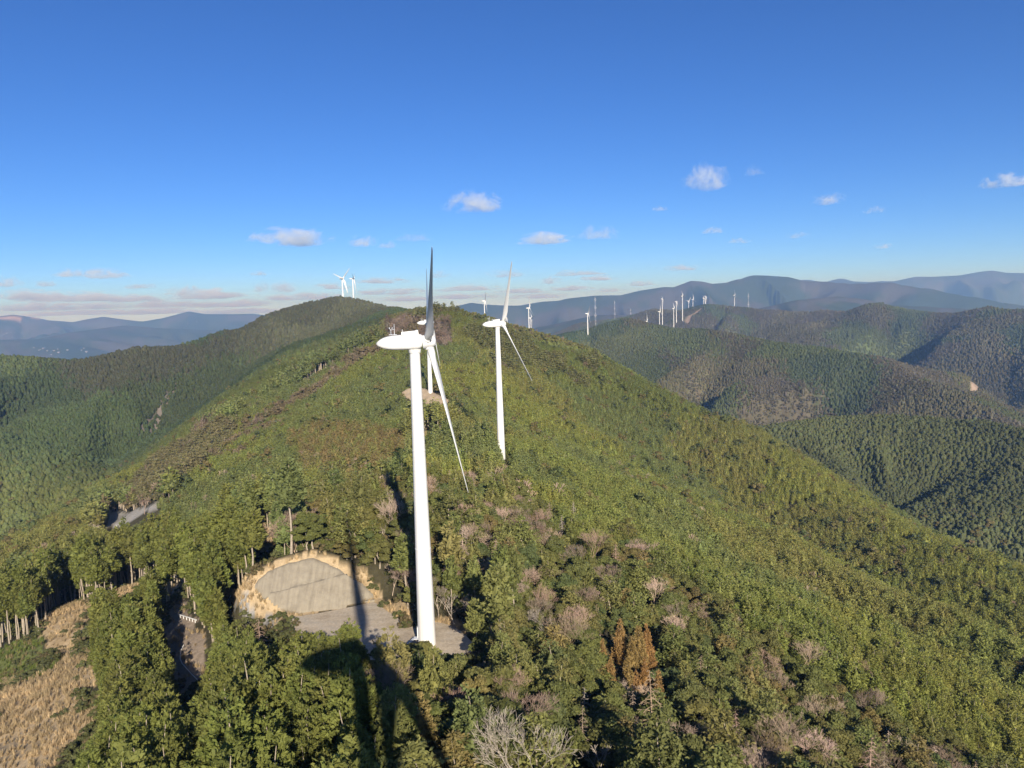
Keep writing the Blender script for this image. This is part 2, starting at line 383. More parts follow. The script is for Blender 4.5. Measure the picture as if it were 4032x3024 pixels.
SL1PX = o7([(225, 880), (250, 830), (330, 765), (430, 715), (530, 680), (640, 650), (740, 635), (860, 675), (940, 720), (1020, 760), (1100, 815), (1180, 880), (1240, 935),
            (1262, 975), (1180, 1010), (1105, 1058), (980, 1092), (860, 1128), (760, 1150), (640, 1150), (545, 1135), (470, 1080), (370, 1010), (270, 940)])
SL1P = np.array([on_slope(x, y, SL1) for x, y in SL1PX])
# grid-framed slope behind the third turbine
TA = at(1755, 1640, 500); TB = at(1580, 1600, 497)
SL3 = slope_plane(np.array([TA[0], TA[1], TA[2]]), np.array([TB[0], TB[1] + 8, TA[2]]), 0.8)
o2 = lambda pts: [(1500 + x / 2.765, 1400 + y / 2.765) for x, y in pts]
SL3PX = o2([(228, 388), (300, 352), (430, 342), (560, 388), (640, 425), (745, 482), (725, 525), (692, 648), (600, 592), (500, 560), (420, 545), (330, 500), (255, 430)])
SL3P = np.array([on_slope(x, y, SL3) for x, y in SL3PX])
def cut(x, y, h):
    for P, pl in ((SL1P, SL1), (SL3P, SL3)):
        near = (np.abs(x - P[:, 0].mean()) < 60) & (np.abs(y - P[:, 1].mean()) < 60)
        if near.any():
            xs, ys = x[near], y[near]
            ins = inpoly(xs, ys, P); d = np.where(ins, 0, polydist(xs, ys, P))
            w = 1 - sstep(1.0, 9.0, d)
            h[near] = h[near] * (1 - w) + (pz(pl, xs, ys) - 0.6) * w
    ins = inpoly(x, y, PAD); d = np.where(ins, 0, polydist(x, y, PAD))
    w = 1 - sstep(0.5, 10.0, d)
    w = np.where(inpoly(x, y, SL1P), 0, w)
    return h * (1 - w) + (PADZ - 0.25) * w
def ground_h(x, y):
    sh = np.shape(x); x = np.asarray(x, float).ravel(); y = np.asarray(y, float).ravel()
    return cut(x, y, natural(x, y)).reshape(sh)

# polar sheet: fine where the photograph looks, coarse behind
rr = [0.0, 8.0, 16.0, 25.0]
while rr[-1] < 420: rr.append(rr[-1] * 1.0075)
while rr[-1] < 18000: rr.append(rr[-1] * 1.0125)
while rr[-1] < 24000: rr.append(rr[-1] * 1.04)
rr = np.array(rr)
aa = np.radians(np.concatenate([np.arange(-40, 40.001, 0.17), np.arange(44, 316, 4.0)]))
RG, AG = np.meshgrid(rr, aa, indexing='ij')
XG, YG = RG * np.sin(AG), RG * np.cos(AG)
ZG = ground_h(XG, YG)
for _ in range(3):                                               # weathering: takes the edge off the ravines further out
    zs = ZG.copy()
    zs[1:-1] = 0.5 * ZG[1:-1] + 0.125 * (ZG[:-2] + ZG[2:] + np.roll(ZG, 1, 1)[1:-1] + np.roll(ZG, -1, 1)[1:-1])
    w_ = sstep(320, 700, RG) * sstep(6000, 4500, RG) * (RG > 0); ZG = ZG * (1 - w_) + zs * w_
NF = int(round(80 / 0.17)) + 1                                   # columns of the fine fan
def height(x, y):
    """terrain height by interpolation in the fine fan"""
    r = np.hypot(x, y); a = np.arctan2(x, y)
    i = np.clip(np.searchsorted(rr, r) - 1, 0, len(rr) - 2); u = np.clip((r - rr[i]) / (rr[i + 1] - rr[i]), 0, 1)
    f = np.clip((np.degrees(a) + 40) / 0.17, 0, NF - 1.001); j = f.astype(int); v = f - j
    return (ZG[i, j] * (1 - u) + ZG[i + 1, j] * u) * (1 - v) + (ZG[i, j + 1] * (1 - u) + ZG[i + 1, j + 1] * u) * v
def drop(px, py, dmax=5000):
    """where the line of sight meets the ground"""
    r = ray(px, py); d = 25 * 1.004 ** np.arange(int(math.log(dmax / 25) / math.log(1.004)))
    z = height(r[0] * d, r[1] * d); k = np.argmax(z >= CZ + r[2] * d)
    if z[k] < CZ + r[2] * d[k]: k = len(d) - 1
    return np.array([r[0] * d[k], r[1] * d[k], z[k]])
o5 = lambda pts: [(x / 2.212, 1700 + y / 2.212) for x, y in pts]
o6 = lambda pts: [(x / 2.212, 2274 + y / 2.212) for x, y in pts]
# clearings: pixel outline, colour kind
CLEAR = [
    ('tan', o6([(-1600, 2600), (-1400, 1000), (-60, 980), (40, 900), (300, 880), (470, 800), (540, 700), (420, 640), (390, 560), (370, 440), (430, 330), (560, 240), (690, 220), (830, 280),
                (800, 340), (720, 440), (700, 560), (640, 650), (740, 700), (790, 740), (880, 780), (880, 960), (740, 980), (720, 1130), (900, 1180), (860, 1230), (700, 1400),
                (640, 1520), (440, 1659), (420, 2100), (-200, 2700)])),
    ('green', o6([(-1200, 700), (-60, 640), (40, 620), (200, 540), (370, 540), (380, 620), (300, 760), (470, 760), (470, 800), (300, 900), (40, 960), (-1200, 1000)])),
    ('tan', o6([(960, 240), (1040, 100), (1220, 60), (1240, 80), (1160, 160), (1030, 220), (960, 280)])),
    ('tan', o5([(1320, 1230), (1360, 1180), (1400, 1190), (1380, 1240), (1310, 1300)])),
    ('dirt', o6([(1500, 60), (1600, 70), (1640, 330), (1780, 460), (1820, 600), (1800, 760), (1740, 900), (1640, 1080), (1560, 1080), (1490, 900), (1460, 700), (1400, 600), (1420, 400), (1480, 300)])),
    ('tan', o7([(0, 880), (160, 860), (230, 800), (330, 740), (520, 660), (740, 590), (850, 625), (1020, 700), (1180, 790), (1210, 880), (1290, 960), (1460, 1020), (1560, 1130),
                (1570, 1240), (1440, 1180), (1280, 1080), (1100, 1075), (760, 1165), (560, 1180), (440, 1200), (420, 1300), (300, 1310), (230, 1180), (90, 1130), (0, 1070)])),
    ('tan', o7([(1780, 1200), (1900, 1195), (2150, 1260), (2150, 1330), (2000, 1310), (1790, 1290)])),
    ('tan', o7([(2040, 1450), (2110, 1440), (2110, 1640), (2060, 1640)])),
    ('tan', o7([(180, 400), (270, 300), (340, 310), (330, 420), (450, 440), (440, 560), (330, 640), (210, 660), (230, 560), (230, 470)])),
    ('tan', o2([(455, 810), (560, 795), (650, 830), (600, 880), (520, 890), (460, 980), (455, 900)])),
    ('tan', o2([(690, 1200), (780, 1160), (960, 1150), (1000, 1175), (980, 1225), (840, 1205), (720, 1235), (620, 1260), (560, 1250)])),
    ('gravel', o5([(940, 690), (1060, 690), (1210, 680), (1395, 640), (1380, 690), (1250, 720), (1090, 830), (900, 840), (940, 780)])),
    ('pink', o5([(830, 390), (930, 400), (1000, 420), (1020, 420), (940, 450), (890, 430)])),
    ('pink', [(3780, 1552), (3815, 1538), (3862, 1530), (3868, 1540), (3835, 1550), (3800, 1556)]),
    ('pink', [(2690, 1275), (2700, 1250), (2735, 1235), (2770, 1208), (2765, 1222), (2745, 1240), (2722, 1255), (2722, 1272), (2705, 1280)]),
    ('grey', [(540, 1700), (575, 1660), (640, 1575), (690, 1510), (740, 1465), (745, 1472), (700, 1530), (660, 1590), (620, 1640), (600, 1670), (560, 1700)]),
    ('tan', [(1198, 1515), (1240, 1490), (1300, 1452), (1330, 1434), (1338, 1442), (1300, 1464), (1245, 1504), (1205, 1527)]),
    ('grey', [(535, 1745), (560, 1690), (600, 1640), (640, 1600), (665, 1590), (640, 1640), (625, 1690), (590, 1720)]),
    ('grey', [(1020, 1320), (1060, 1290), (1110, 1262), (1120, 1268), (1080, 1300), (1030, 1335)]),
    ('concrete', o7([(65, 1085), (165, 940), (190, 990), (240, 1120), (215, 1175), (150, 1140)])),
    ('concrete', o7([(290, 1290), (350, 1200), (430, 1200), (410, 1270), (330, 1310)])),
    ('concrete', o7([(265, 400), (330, 440), (400, 560), (395, 610), (330, 610), (265, 520)])),
]
CCOL = {'tan': (0.38, 0.285, 0.17), 'green': (0.12, 0.135, 0.045), 'dirt': (0.27, 0.215, 0.165), 'gravel': (0.30, 0.28, 0.25), 'pink': (0.27, 0.20, 0.15), 'grey': (0.165, 0.14, 0.115),
        'concrete': (0.24, 0.23, 0.215)}
CLEARW = [(k, np.array([drop(x, y) for x, y in P]), P) for k, P in CLEAR]

# ------------------------------------------------------------------ forest patches: which trees grow where
PAL_R = np.array([(0.060, 0.078, 0.032), (0.068, 0.082, 0.036), (0.072, 0.072, 0.040), (0.048, 0.066, 0.034), (0.075, 0.074, 0.044), (0.062, 0.080, 0.036)])
def cells(x, y, size, seed):
    """random cell id of warped ground patches"""
    wx = x + size * 0.35 * fbm(x / size, y / size, seed + 1, 3); wy = y + size * 0.35 * fbm(x / size, y / size, seed + 2, 3)
    ix, iy = np.floor(wx / size), np.floor(wy / size); best = np.full(x.shape, 1e9); cid = np.zeros(x.shape)
    for dx in (-1, 0, 1):
        for dy in (-1, 0, 1):
            jx, jy = ix + dx, iy + dy
            d = (wx - (jx + hash2(jx, jy, seed)) * size) ** 2 + (wy - (jy + hash2(jx, jy, seed + 9)) * size) ** 2
            m = d < best; best = np.where(m, d, best); cid = np.where(m, hash2(jx, jy, seed + 21), cid)
    return cid
BROAD = [(1180, 1960), (1260, 1850), (1400, 1800), (1500, 1850), (1600, 1900), (1700, 1850), (1860, 1830), (1990, 1840), (2130, 1950), (2250, 2060), (2330, 2130), (2470, 2090), (2600, 2180),
         (2750, 2290), (2900, 2420), (3060, 2520), (3250, 2640), (3500, 2760), (3700, 2870), (4100, 3060), (4100, 3400), (1480, 3400), (1480, 2740), (1420, 2640), (1500, 2480), (1400, 2330), (1280, 2200), (1160, 2100)]
OCHRE = [(1120, 1700), (1230, 1640), (1450, 1640), (1600, 1700), (1610, 1800), (1500, 1850), (1350, 1840), (1200, 1840)]
NEARCEDAR = [(-200, 3400), (-200, 2300), (600, 2080), (900, 2060), (1000, 2200), (1150, 2420), (1400, 2400), (1440, 2600), (1480, 2760), (1500, 3400)]
def patch(x, y, z):
    """-> kind (0 conifer 1 broadleaf 2 pine 3 bare), tint; by ground patches of the place"""
    P, dep = proj(np.stack([x, y, z + 8], -1)); px, py = P[:, 0], P[:, 1]
    r = np.hypot(x, y); n = len(x); rng = np.random.default_rng(4)
    u = rng.random(n); kind = np.zeros(n, int); tint = np.zeros((n, 3))
    jx, jy = rng.normal(0, 1, (2, n)) * np.clip(r * 0.008, 2, 14)
    c1 = cells(x + jx, y + jy, 75, 3); c2 = cells(x + jx, y + jy, 190, 5)
    # plantations near and far
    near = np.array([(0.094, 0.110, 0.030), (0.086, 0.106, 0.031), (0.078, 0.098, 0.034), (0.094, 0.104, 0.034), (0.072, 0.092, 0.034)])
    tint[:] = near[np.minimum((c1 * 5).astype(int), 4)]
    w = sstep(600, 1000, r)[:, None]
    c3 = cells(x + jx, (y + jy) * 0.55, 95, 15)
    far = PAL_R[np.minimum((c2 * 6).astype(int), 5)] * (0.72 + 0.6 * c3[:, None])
    far = far * np.where((x < 200)[:, None], np.array([0.68, 0.80, 0.76]), np.array([0.85, 0.90, 0.92]))  # left hills: haze and grazing sun put into the tint, darker and greyer
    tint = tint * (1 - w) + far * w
    fresh = (x > 300) & (r > 800) & (r < 1400); tint[fresh] = np.array([0.056, 0.071, 0.031]) * (0.75 + 0.5 * c3[fresh, None])
    brownish = (c3 > 0.74) & (c2 < 0.7) & (r > 1400) & (x > 250)
    kind = np.where(brownish & (u < 0.75), 1, kind)
    tint[brownish] = np.where((u[brownish] < 0.4)[:, None], (0.078, 0.076, 0.056), (0.064, 0.070, 0.044))
    grey = (c2 > 0.9) & (r > 1300) & (x > 250)
    tint[grey] = (0.078, 0.079, 0.060); kind[grey & (u < 0.8)] = 1
    odd = (r < 900) & (u > 0.955); kind[odd] = np.where(u[odd] > 0.99, 3, 1); tint[odd] = np.where((u[odd] < 0.975)[:, None], (0.05, 0.066, 0.028), (0.088, 0.084, 0.036))
    och = inpoly(px, py, OCHRE)
    tint[och] = np.where((u[och] < 0.55)[:, None], (0.092, 0.082, 0.036), (0.086, 0.096, 0.034))
    nc = inpoly(px, py, NEARCEDAR) & (r < 330)
    tint[nc] = np.where((c1[nc] < 0.4)[:, None], (0.052, 0.069, 0.021), (0.061, 0.074, 0.020))
    # broadleaf wood on the ridge top
    b = inpoly(px, py, BROAD) & (r < 430)
    kind[b] = np.where(u[b] < 0.60, 1, np.where(u[b] < 0.73, 2, np.where(u[b] < 0.87, 3, 0)))
    v = rng.random(n)
    bt = np.where((v < 0.5)[:, None], (0.064, 0.076, 0.026), np.where((v < 0.76)[:, None], (0.074, 0.079, 0.029), np.where((v < 0.87)[:, None], (0.084, 0.078, 0.032), (0.05, 0.068, 0.026))))
    tint[b] = bt[b] * 1.15
    # crest of the knoll and the spur: pines, bare patches
    k = (r > 640) & (r < 1000) & (px > 1500) & (px < 2350) & (fbm(x / 60, y / 60, 8, 3) > 0.08)
    kind[k] = np.where(u[k] < 0.45, 2, np.where(u[k] < 0.75, 1, 3)); tint[k] = (0.078, 0.088, 0.036)
    pk = (r > 600) & (r < 900) & (px > 1520) & (px < 1780) & (py < 1345) & (py > 1235)
    kind[pk] = 3
    sp = (r > 500) & (r < 860) & (np.abs(polydist(px, py, [(1660, 1260), (1420, 1400), (1200, 1540), (1080, 1600), (900, 1700), (820, 1740), (700, 1850), (560, 1960), (480, 2030)], False)) < 14 + 60 * (fbm(x / 45, y / 45, 19, 3) > 0.05) * (0.5 + fbm(x / 30, y / 30, 18, 2)))
    kind[sp] = np.where(u[sp] < 0.5, 3, np.where(u[sp] < 0.8, 1, 0)); tint[sp] = (0.09, 0.082, 0.048)
    st = inpoly(px, py, [(500, 1905), (600, 1795), (700, 1735), (800, 1685), (900, 1640), (935, 1665), (860, 1765), (760, 1840), (660, 1910), (560, 1985)]) & (r > 380) & (r < 900)
    kind[st] = np.where(u[st] < 0.42, 3, np.where(u[st] < 0.68, 2, 1)); tint[st] = (0.078, 0.08, 0.04)
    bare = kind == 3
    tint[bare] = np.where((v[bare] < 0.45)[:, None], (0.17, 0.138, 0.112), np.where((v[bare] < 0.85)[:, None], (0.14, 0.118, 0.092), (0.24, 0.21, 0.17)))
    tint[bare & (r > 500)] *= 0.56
    tint *= (1.62, 1.42, 1.32)
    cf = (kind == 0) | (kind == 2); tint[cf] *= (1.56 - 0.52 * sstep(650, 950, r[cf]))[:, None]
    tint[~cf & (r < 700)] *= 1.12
    tint *= (0.82 + 0.36 * rng.random((n, 1))) * (1 + 0.10 * (rng.random((n, 3)) - 0.5))
    return kind, tint

# ------------------------------------------------------------------ terrain sheet
n_r, n_a = XG.shape
flat = lambda a: a.reshape(-1)
gx, gy, gzv = flat(XG), flat(YG), flat(ZG)
cover = np.tile(np.array([0.052, 0.046, 0.026]), (gx.size, 1))
rad = np.hypot(gx, gy)
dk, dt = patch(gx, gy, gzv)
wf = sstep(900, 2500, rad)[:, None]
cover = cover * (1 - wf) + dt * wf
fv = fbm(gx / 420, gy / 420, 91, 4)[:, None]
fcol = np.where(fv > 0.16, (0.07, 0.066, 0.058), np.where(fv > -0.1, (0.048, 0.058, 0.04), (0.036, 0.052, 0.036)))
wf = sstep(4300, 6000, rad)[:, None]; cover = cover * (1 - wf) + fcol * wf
snow = (rad > 13000) & (gx > 2000) & (gzv > CZ + 430) & (fbm(gx / 500, gy / 500, 31, 4) > 0.2); cover[snow] = (0.5, 0.46, 0.44)
tanm = (rad > 12500) & (gx < -7000) & (gzv > CZ + 40) & (fbm(gx / 900, gy / 900, 35, 3) > -0.2); cover[tanm] = (0.42, 0.28, 0.21)
for kd, W, _ in CLEARW:
    wob = 2.2 * sstep(30, 120, rad)
    m = inpoly(gx + wob * fbm(gx / 5, gy / 5, 71, 3), gy + wob * fbm(gx / 5, gy / 5, 72, 3), W); cover[m] = CCOL[kd]
    if kd == 'tan':
        g = m & (fbm(gx / 7, gy / 7, 61, 3) > 0.28); cover[g] = (0.30, 0.22, 0.125)
ii, jj = np.meshgrid(np.arange(n_r - 1), np.arange(n_a), indexing='ij'); j2 = (jj + 1) % n_a
FQ = np.stack([ii * n_a + jj, (ii + 1) * n_a + jj, (ii + 1) * n_a + j2, ii * n_a + j2], -1).reshape(-1, 4)
FQ = FQ[n_a:]                                                    # the innermost ring is closed by a fan
V0 = np.stack([gx, gy, gzv], -1)
cen = np.zeros((1, 3)); cen[0, 2] = gzv[:n_a].mean()
me = mesh_of('ground', V0, FQ, [GROUND], None, True, {'col': ('FLOAT_COLOR', np.concatenate([cover, np.ones((len(cover), 1))], 1))})
struct(obj('ground', me))

# ------------------------------------------------------------------ tree models (metres; base at the origin)
def unit(v): return v / (np.linalg.norm(v, axis=-1, keepdims=True) + 1e-9)
def trunk_mb(mb, H, r0, m, rng, bend=0.15, k=6):
    n = 6; p = [(bend * math.sin(i * 1.3 + rng.random()) * (i > 0), bend * math.cos(i * 1.7) * (i > 0) - bend * (i == 0) * 0, H * i / (n - 1) - (0.8 if i == 0 else 0)) for i in range(n)]
    mb.tube(p, [r0 * (1 - 0.86 * i / (n - 1)) for i in range(n)], k, m)
def hull(mb, prof, k, rng, jit, m, bx=0):
    V = []
    for z, r in prof:
        a0 = rng.random() * 6.28
        for j in range(k):
            w = 2 * math.pi * j / k + a0 * 0.1; q = r * (1 + jit * (rng.random() - 0.5)); V.append((q * math.cos(w), q * math.sin(w), z + jit * (rng.random() - .5) * 0.6))
    n = len(prof)
    F = [(i * k + j, i * k + (j + 1) % k, (i + 1) * k + (j + 1) % k, (i + 1) * k + j) for i in range(n - 1) for j in range(k)]
    F += [tuple(range(k))[::-1], tuple((n - 1) * k + j for j in range(k))]
    mb.add(V, F, m)
def conifer(mb, seed, H=15., R=2.1, base=0.22, tufts=230, per=8, size=0.62, hk=9, pw=0.62, m=0):
    rng = np.random.default_rng(seed); zb = H * base; Lc = H - zb
    env = lambda u: R * np.minimum(1, 0.45 + u * 3.2) * (1 - u) ** pw + 0.06
    hull(mb, [(zb + Lc * u, 0.66 * float(env(np.array(u))) * (1 - 0.8 * max(0, u - 0.4) / 0.36)) for u in (0.0, 0.1, 0.25, 0.4, 0.5, 0.6, 0.68, 0.76)], hk, rng, 0.35, m)
    u = 1 - np.sqrt(rng.random(tufts)); u = np.clip(u * 1.04, 0, 1); a = rng.random(tufts) * 6.2832
    lob = 1 + 0.22 * np.sin(a * 3 + u * 14 + seed) + 0.12 * rng.normal(size=tufts)
    r = env(u) * np.clip(lob, 0.55, 1.35); c = np.stack([r * np.cos(a), r * np.sin(a), zb + Lc * u], -1)
    out = np.stack([np.cos(a), np.sin(a), 0.35 + 0.9 * u], -1); out = unit(out)
    C = np.repeat(c, per, 0) + rng.normal(size=(tufts * per, 3)) * size * 0.42
    D = unit(np.repeat(out, per, 0) + rng.normal(size=(tufts * per, 3)) * 0.55)
    S = unit(np.cross(D, rng.normal(size=D.shape)))
    q = size * (0.6 + 0.7 * rng.random((len(D), 1)))
    mb.quads(C, D * q * 0.62, S * q * 0.30, m)
def lobes(seed, R, H, n, zc):
    rng = np.random.default_rng(seed); L = []
    for i in range(n):
        t = (i + 0.5) / n; ph = math.acos(1 - t * 1.15); w = i * 2.39996 + rng.normal() * 0.25
        k = 0.78 + 0.25 * rng.random()
        L.append((np.array([R * k * math.sin(ph) * math.cos(w), R * k * math.sin(ph) * math.sin(w), zc + (H - zc) * 0.82 * k * math.cos(ph)]), R * (0.34 + 0.14 * rng.random())))
    return L
def blob(mb, c, r, rng, m, k=7, jit=0.25, flat=0.8):
    V = [c + (0, 0, r * flat)]; rings = [0.35, 0.75, 1.2, 1.75]
    for ph in rings:
        for j in range(k):
            w = 6.2832 * j / k + ph; q = r * (1 + jit * (rng.random() - .5)); V.append(c + np.array([q * math.sin(ph) * math.cos(w), q * math.sin(ph) * math.sin(w), q * flat * math.cos(ph)]))
    F = [(0, 1 + j, 1 + (j + 1) % k) for j in range(k)]
    for i in range(len(rings) - 1): F += [(1 + i * k + j, 1 + (i + 1) * k + j, 1 + (i + 1) * k + (j + 1) % k, 1 + i * k + (j + 1) % k) for j in range(k)]
    mb.add(V, F, m)
def broadleaf(mb, seed, H=9., R=2.7, n=13, per=120, size=0.34, m=0, zc=3.2, hk=7):
    rng = np.random.default_rng(seed)
    for c, r in lobes(seed, R, H, n, zc):
        blob(mb, c, r * 0.93, rng, m, hk)
        d = unit(rng.normal(size=(per, 3))); d[:, 2] = np.abs(d[:, 2]) * 1.1 - 0.25; d = unit(d)
        C = c + d * r * (0.88 + 0.2 * rng.random((per, 1))) * (1, 1, 0.85)
        D = unit(d * 0.5 + rng.normal(size=(per, 3)) * 0.8); S = unit(np.cross(D, d + rng.normal(size=(per, 3)) * 0.4))
        q = size * (0.6 + 0.8 * rng.random((per, 1)))
        mb.quads(C, D * q * 0.75, S * q * 0.5, m)
def pine(mb, seed, H=11., R=2.8, m=0, layers=7, per=55, size=0.5):
    rng = np.random.default_rng(seed)
    for i in range(layers):
        u = (i + 0.4) / layers; z = H * (0.35 + 0.65 * u); rl = R * (1 - u) ** 0.6 * (0.8 + 0.4 * rng.random()) + 0.3
        for b in range(5 if u < 0.7 else 3):
            a = b * 2.4 + i * 1.1 + rng.random(); c = np.array([rl * 0.72 * math.cos(a), rl * 0.72 * math.sin(a), z + 0.25 * rng.normal()]); w = rl * 0.5 + 0.2
            q = rng.normal(size=(per, 3)) * (w * 0.55, w * 0.55, 0.16)
            D = unit(rng.normal(size=(per, 3)) * (1, 1, 0.4) + (0, 0, 0.35)); S = unit(np.cross(D, rng.normal(size=(per, 3)) * (0.5, 0.5, 1)))
            mb.quads(c + q, D * size * 0.6, S * size * 0.28, m)
def bare(mb, seed, H=8.5, m=0, spread=0.5, levels=5, thick=0.13, twig=0.022, lean=0.0):
    rng = np.random.default_rng(seed)
    def grow(p, d, L, r, lev):
        k = 3 if lev < 3 else 2; pts = [p]; q = p; dd = d
        for i in range(k):
            dd = unit(dd + rng.normal(size=3) * 0.16 + np.array([0, 0, 0.06])); q = q + dd * L / k; pts.append(q)
        r1 = max(twig, r * 0.62)
        mb.tube(pts, [r + (r1 - r) * i / k for i in range(k + 1)], 5 if lev < 2 else 3, m, cap=False)
        if lev >= levels: return
        n = 3 if lev < 2 else (4 if lev < levels - 1 else 5)
        for j in range(n):
            a = 6.2832 * (j + rng.random() * 0.7) / n; s = np.array([math.cos(a), math.sin(a), 0.0]); s = s - dd * (s @ dd)
            nd = unit(dd * (1 - spread * 0.5) + unit(s) * spread * (0.7 + 0.6 * rng.random()) + (0, 0, 0.12))
            t = 0.45 + 0.55 * rng.random(); b = pts[-1] if j == 0 or t > 0.8 else pts[-2] + (pts[-1] - pts[-2]) * t
            grow(b, nd, L * (0.62 + 0.2 * rng.random()), r1 * 0.85, lev + 1)
    grow(np.array([0, 0, -0.5]), np.array([lean, 0, 1.0]), H * 0.36, thick, 0)
def dead_conifer(mb, seed, H=10., m=0):
    rng = np.random.default_rng(seed); mb.tube([(0, 0, -0.5), (0.1, 0, H * .5), (0, 0.1, H)], [0.17, 0.11, 0.02], 5, m)
    for i in range(46):
        u = 0.25 + 0.75 * i / 46; a = i * 2.4; L = 2.4 * (1.05 - u) + 0.2
        s = np.array([0.05, 0.05, H * u]); e = s + np.array([math.cos(a) * L, math.sin(a) * L, -0.25 * L + 0.25 * rng.normal()]); mid = (s + e) / 2 + (0, 0, 0.12)
        mb.tube([s, mid, e], [0.045, 0.035, 0.02], 3, m, cap=False)
        for k in range(4):
            b = s + (e - s) * (0.35 + 0.6 * rng.random()); w = a + rng.choice([-1, 1]) * 0.9
            mb.tube([b, b + np.array([math.cos(w), math.sin(w), -0.3]) * L * 0.32], [0.026, 0.016], 3, m, cap=False)
def lib(name, fn, mats, smooth=False):
    mb = MB(); fn(mb); me = mb.mesh(name, mats, smooth); return me
# full models as (wood mesh, crown mesh) for single trees; joined models for the woods
def two(kind, fw, fc): 
    a = MB(); fw(a); b = MB(); fc(b)
    return a.mesh(kind + '_trunk', [BARK]), b.mesh(kind + '_crown', [FOL])
CON = [two('conifer', lambda b, s=s: trunk_mb(b, 12.4, .2, 0, np.random.default_rng(s)), lambda b, s=s: conifer(b, s, 13.4, 2.15 + 0.14 * (s % 3), 0.14 + 0.04 * (s % 3), 560, 13, 0.31, 10, 0.36 + 0.05 * (s % 3))) for s in range(5)]
TALL = [two('tall', lambda b, s=s: trunk_mb(b, 15.5, .2, 0, np.random.default_rng(s)), lambda b, s=s: conifer(b, 30 + s, 16.5, 1.7, 0.52, 130, 8, 0.62, 8, 0.55)) for s in range(3)]
BRD = [two('broadleaf', lambda b, s=s: trunk_mb(b, 5, .2, 0, np.random.default_rng(s), 0.3), lambda b, s=s: broadleaf(b, 60 + s, 8.2 + 0.7 * (s % 3), 2.5 + 0.25 * (s % 2), 12 + s % 4, 190, 0.27)) for s in range(5)]
PIN = [two('pine', lambda b, s=s: trunk_mb(b, 10.5, .18, 0, np.random.default_rng(s), 0.35), lambda b, s=s: pine(b, 90 + s)) for s in range(3)]
def wood(name, fn): b = MB(); fn(b); return b.mesh(name, [WOOD])
BAR = [wood('bare_tree', lambda b: bare(b, 1, 9, thick=.1, twig=.013)), wood('bare_tree', lambda b: bare(b, 2, 8, spread=0.62, thick=.09, twig=.013)), wood('bare_tree', lambda b: bare(b, 3, 9.5, spread=0.42, thick=.1, twig=.013)), wood('bare_tree', lambda b: dead_conifer(b, 4))]
libc = bpy.data.collections.new('tree_models')
ORDER = []
def reg(key, me):
    o = bpy.data.objects.new('m%03d_%s' % (len(ORDER), key), me); libc.objects.link(o); ORDER.append(key)
def full(key, fw, fc): b = MB(); fw(b); nb = len(b.F); fc(b); reg(key, b.mesh(key, [FOL, BARK]))
for s in range(4): full('con0', lambda b: trunk_mb(b, 12.4, .2, 1, np.random.default_rng(s)), lambda b: conifer(b, 130 + s, 13.6, 1.85 + 0.08 * s, 0.16 + 0.05 * (s % 3), 400, 9, 0.38, 9, 0.38))
for s in range(4): full('brd0', lambda b: trunk_mb(b, 5, .2, 1, np.random.default_rng(s), .3), lambda b: broadleaf(b, 160 + s, 8 + 0.5 * s, 2.4 + 0.15 * s, 12 + s, 160, 0.28))
for s in range(3): full('pin0', lambda b: trunk_mb(b, 10.5, .18, 1, np.random.default_rng(s), .35), lambda b: pine(b, 190 + s))
for s in range(3): full('tal0', lambda b: trunk_mb(b, 15.5, .2, 1, np.random.default_rng(s)), lambda b: conifer(b, 230 + s, 16.5, 1.7, 0.5, 120, 7, 0.66, 8))
for me in BAR: reg('bar0', me)
for s in range(4): full('con1', lambda b: None, lambda b: conifer(b, 330 + s, 12.5, 1.85, 0.15, 170, 4, 0.60, 8, 0.30 + 0.04 * s))
for s in range(4): full('brd1', lambda b: None, lambda b: broadleaf(b, 360 + s, 8.3, 2.5, 8, 14, 0.85, 0, 2.5, 6))
for s in range(2): full('pin1', lambda b: trunk_mb(b, 10.5, .2, 1, np.random.default_rng(s), .3, 4), lambda b: pine(b, 390 + s, layers=5, per=12, size=1.0))
for s in range(2): full('tal1', lambda b: trunk_mb(b, 15.5, .22, 1, np.random.default_rng(s), .1, 4), lambda b: conifer(b, 430 + s, 16.5, 1.8, 0.5, 50, 3, 1.2, 7))
for s in range(2): reg('bar1', wood('bare1', lambda b: bare(b, 440 + s, 8.5, spread=0.55, levels=3, thick=0.16, twig=0.055)))
def far_con(b, s):
    rng = np.random.default_rng(s); hull(b, [(0.5, 1.9), (4, 2.2), (7.6, 2.05), (9.8, 1.5), (11.2, 0.6)], 7, rng, 0.5, 0)
    conifer(b, s, 11.5, 2.1, 0.12, 20, 1, 1.3, 3, 0.3)
def far_brd(b, s):
    rng = np.random.default_rng(s)
    for c, r in lobes(s, 2.5, 8.2, 4, 2.6): blob(b, c, r * 1.5, rng, 0, 5, 0.4)
for s in range(3): full('con2', lambda b: None, lambda b: far_con(b, 530 + s))
for s in range(3): full('brd2', lambda b: None, lambda b: far_brd(b, 560 + s))
IDX = {}
for i, k in enumerate(ORDER): IDX.setdefault(k, []).append(i)

# ------------------------------------------------------------------ where the trees stand
rng = np.random.default_rng(11)
def grid_pts(sp, r0, r1, a1=38.5):
    x1 = r1 * math.sin(math.radians(a1)) + sp
    nx, ny = int(2 * x1 / sp), int((r1 + sp) / sp)
    X, Y = np.meshgrid(np.arange(nx) * sp - x1, np.arange(ny) * sp)
    X = X + (np.arange(ny) % 2)[:, None] * sp * 0.5
    X = (X + rng.uniform(-.5, .5, X.shape) * sp).ravel(); Y = (Y + rng.uniform(-.5, .5, Y.shape) * sp).ravel()
    r = np.hypot(X, Y); a = np.abs(np.degrees(np.arctan2(X, Y)))
    m = (r >= r0) & (r < r1) & (a < a1); return X[m], Y[m]
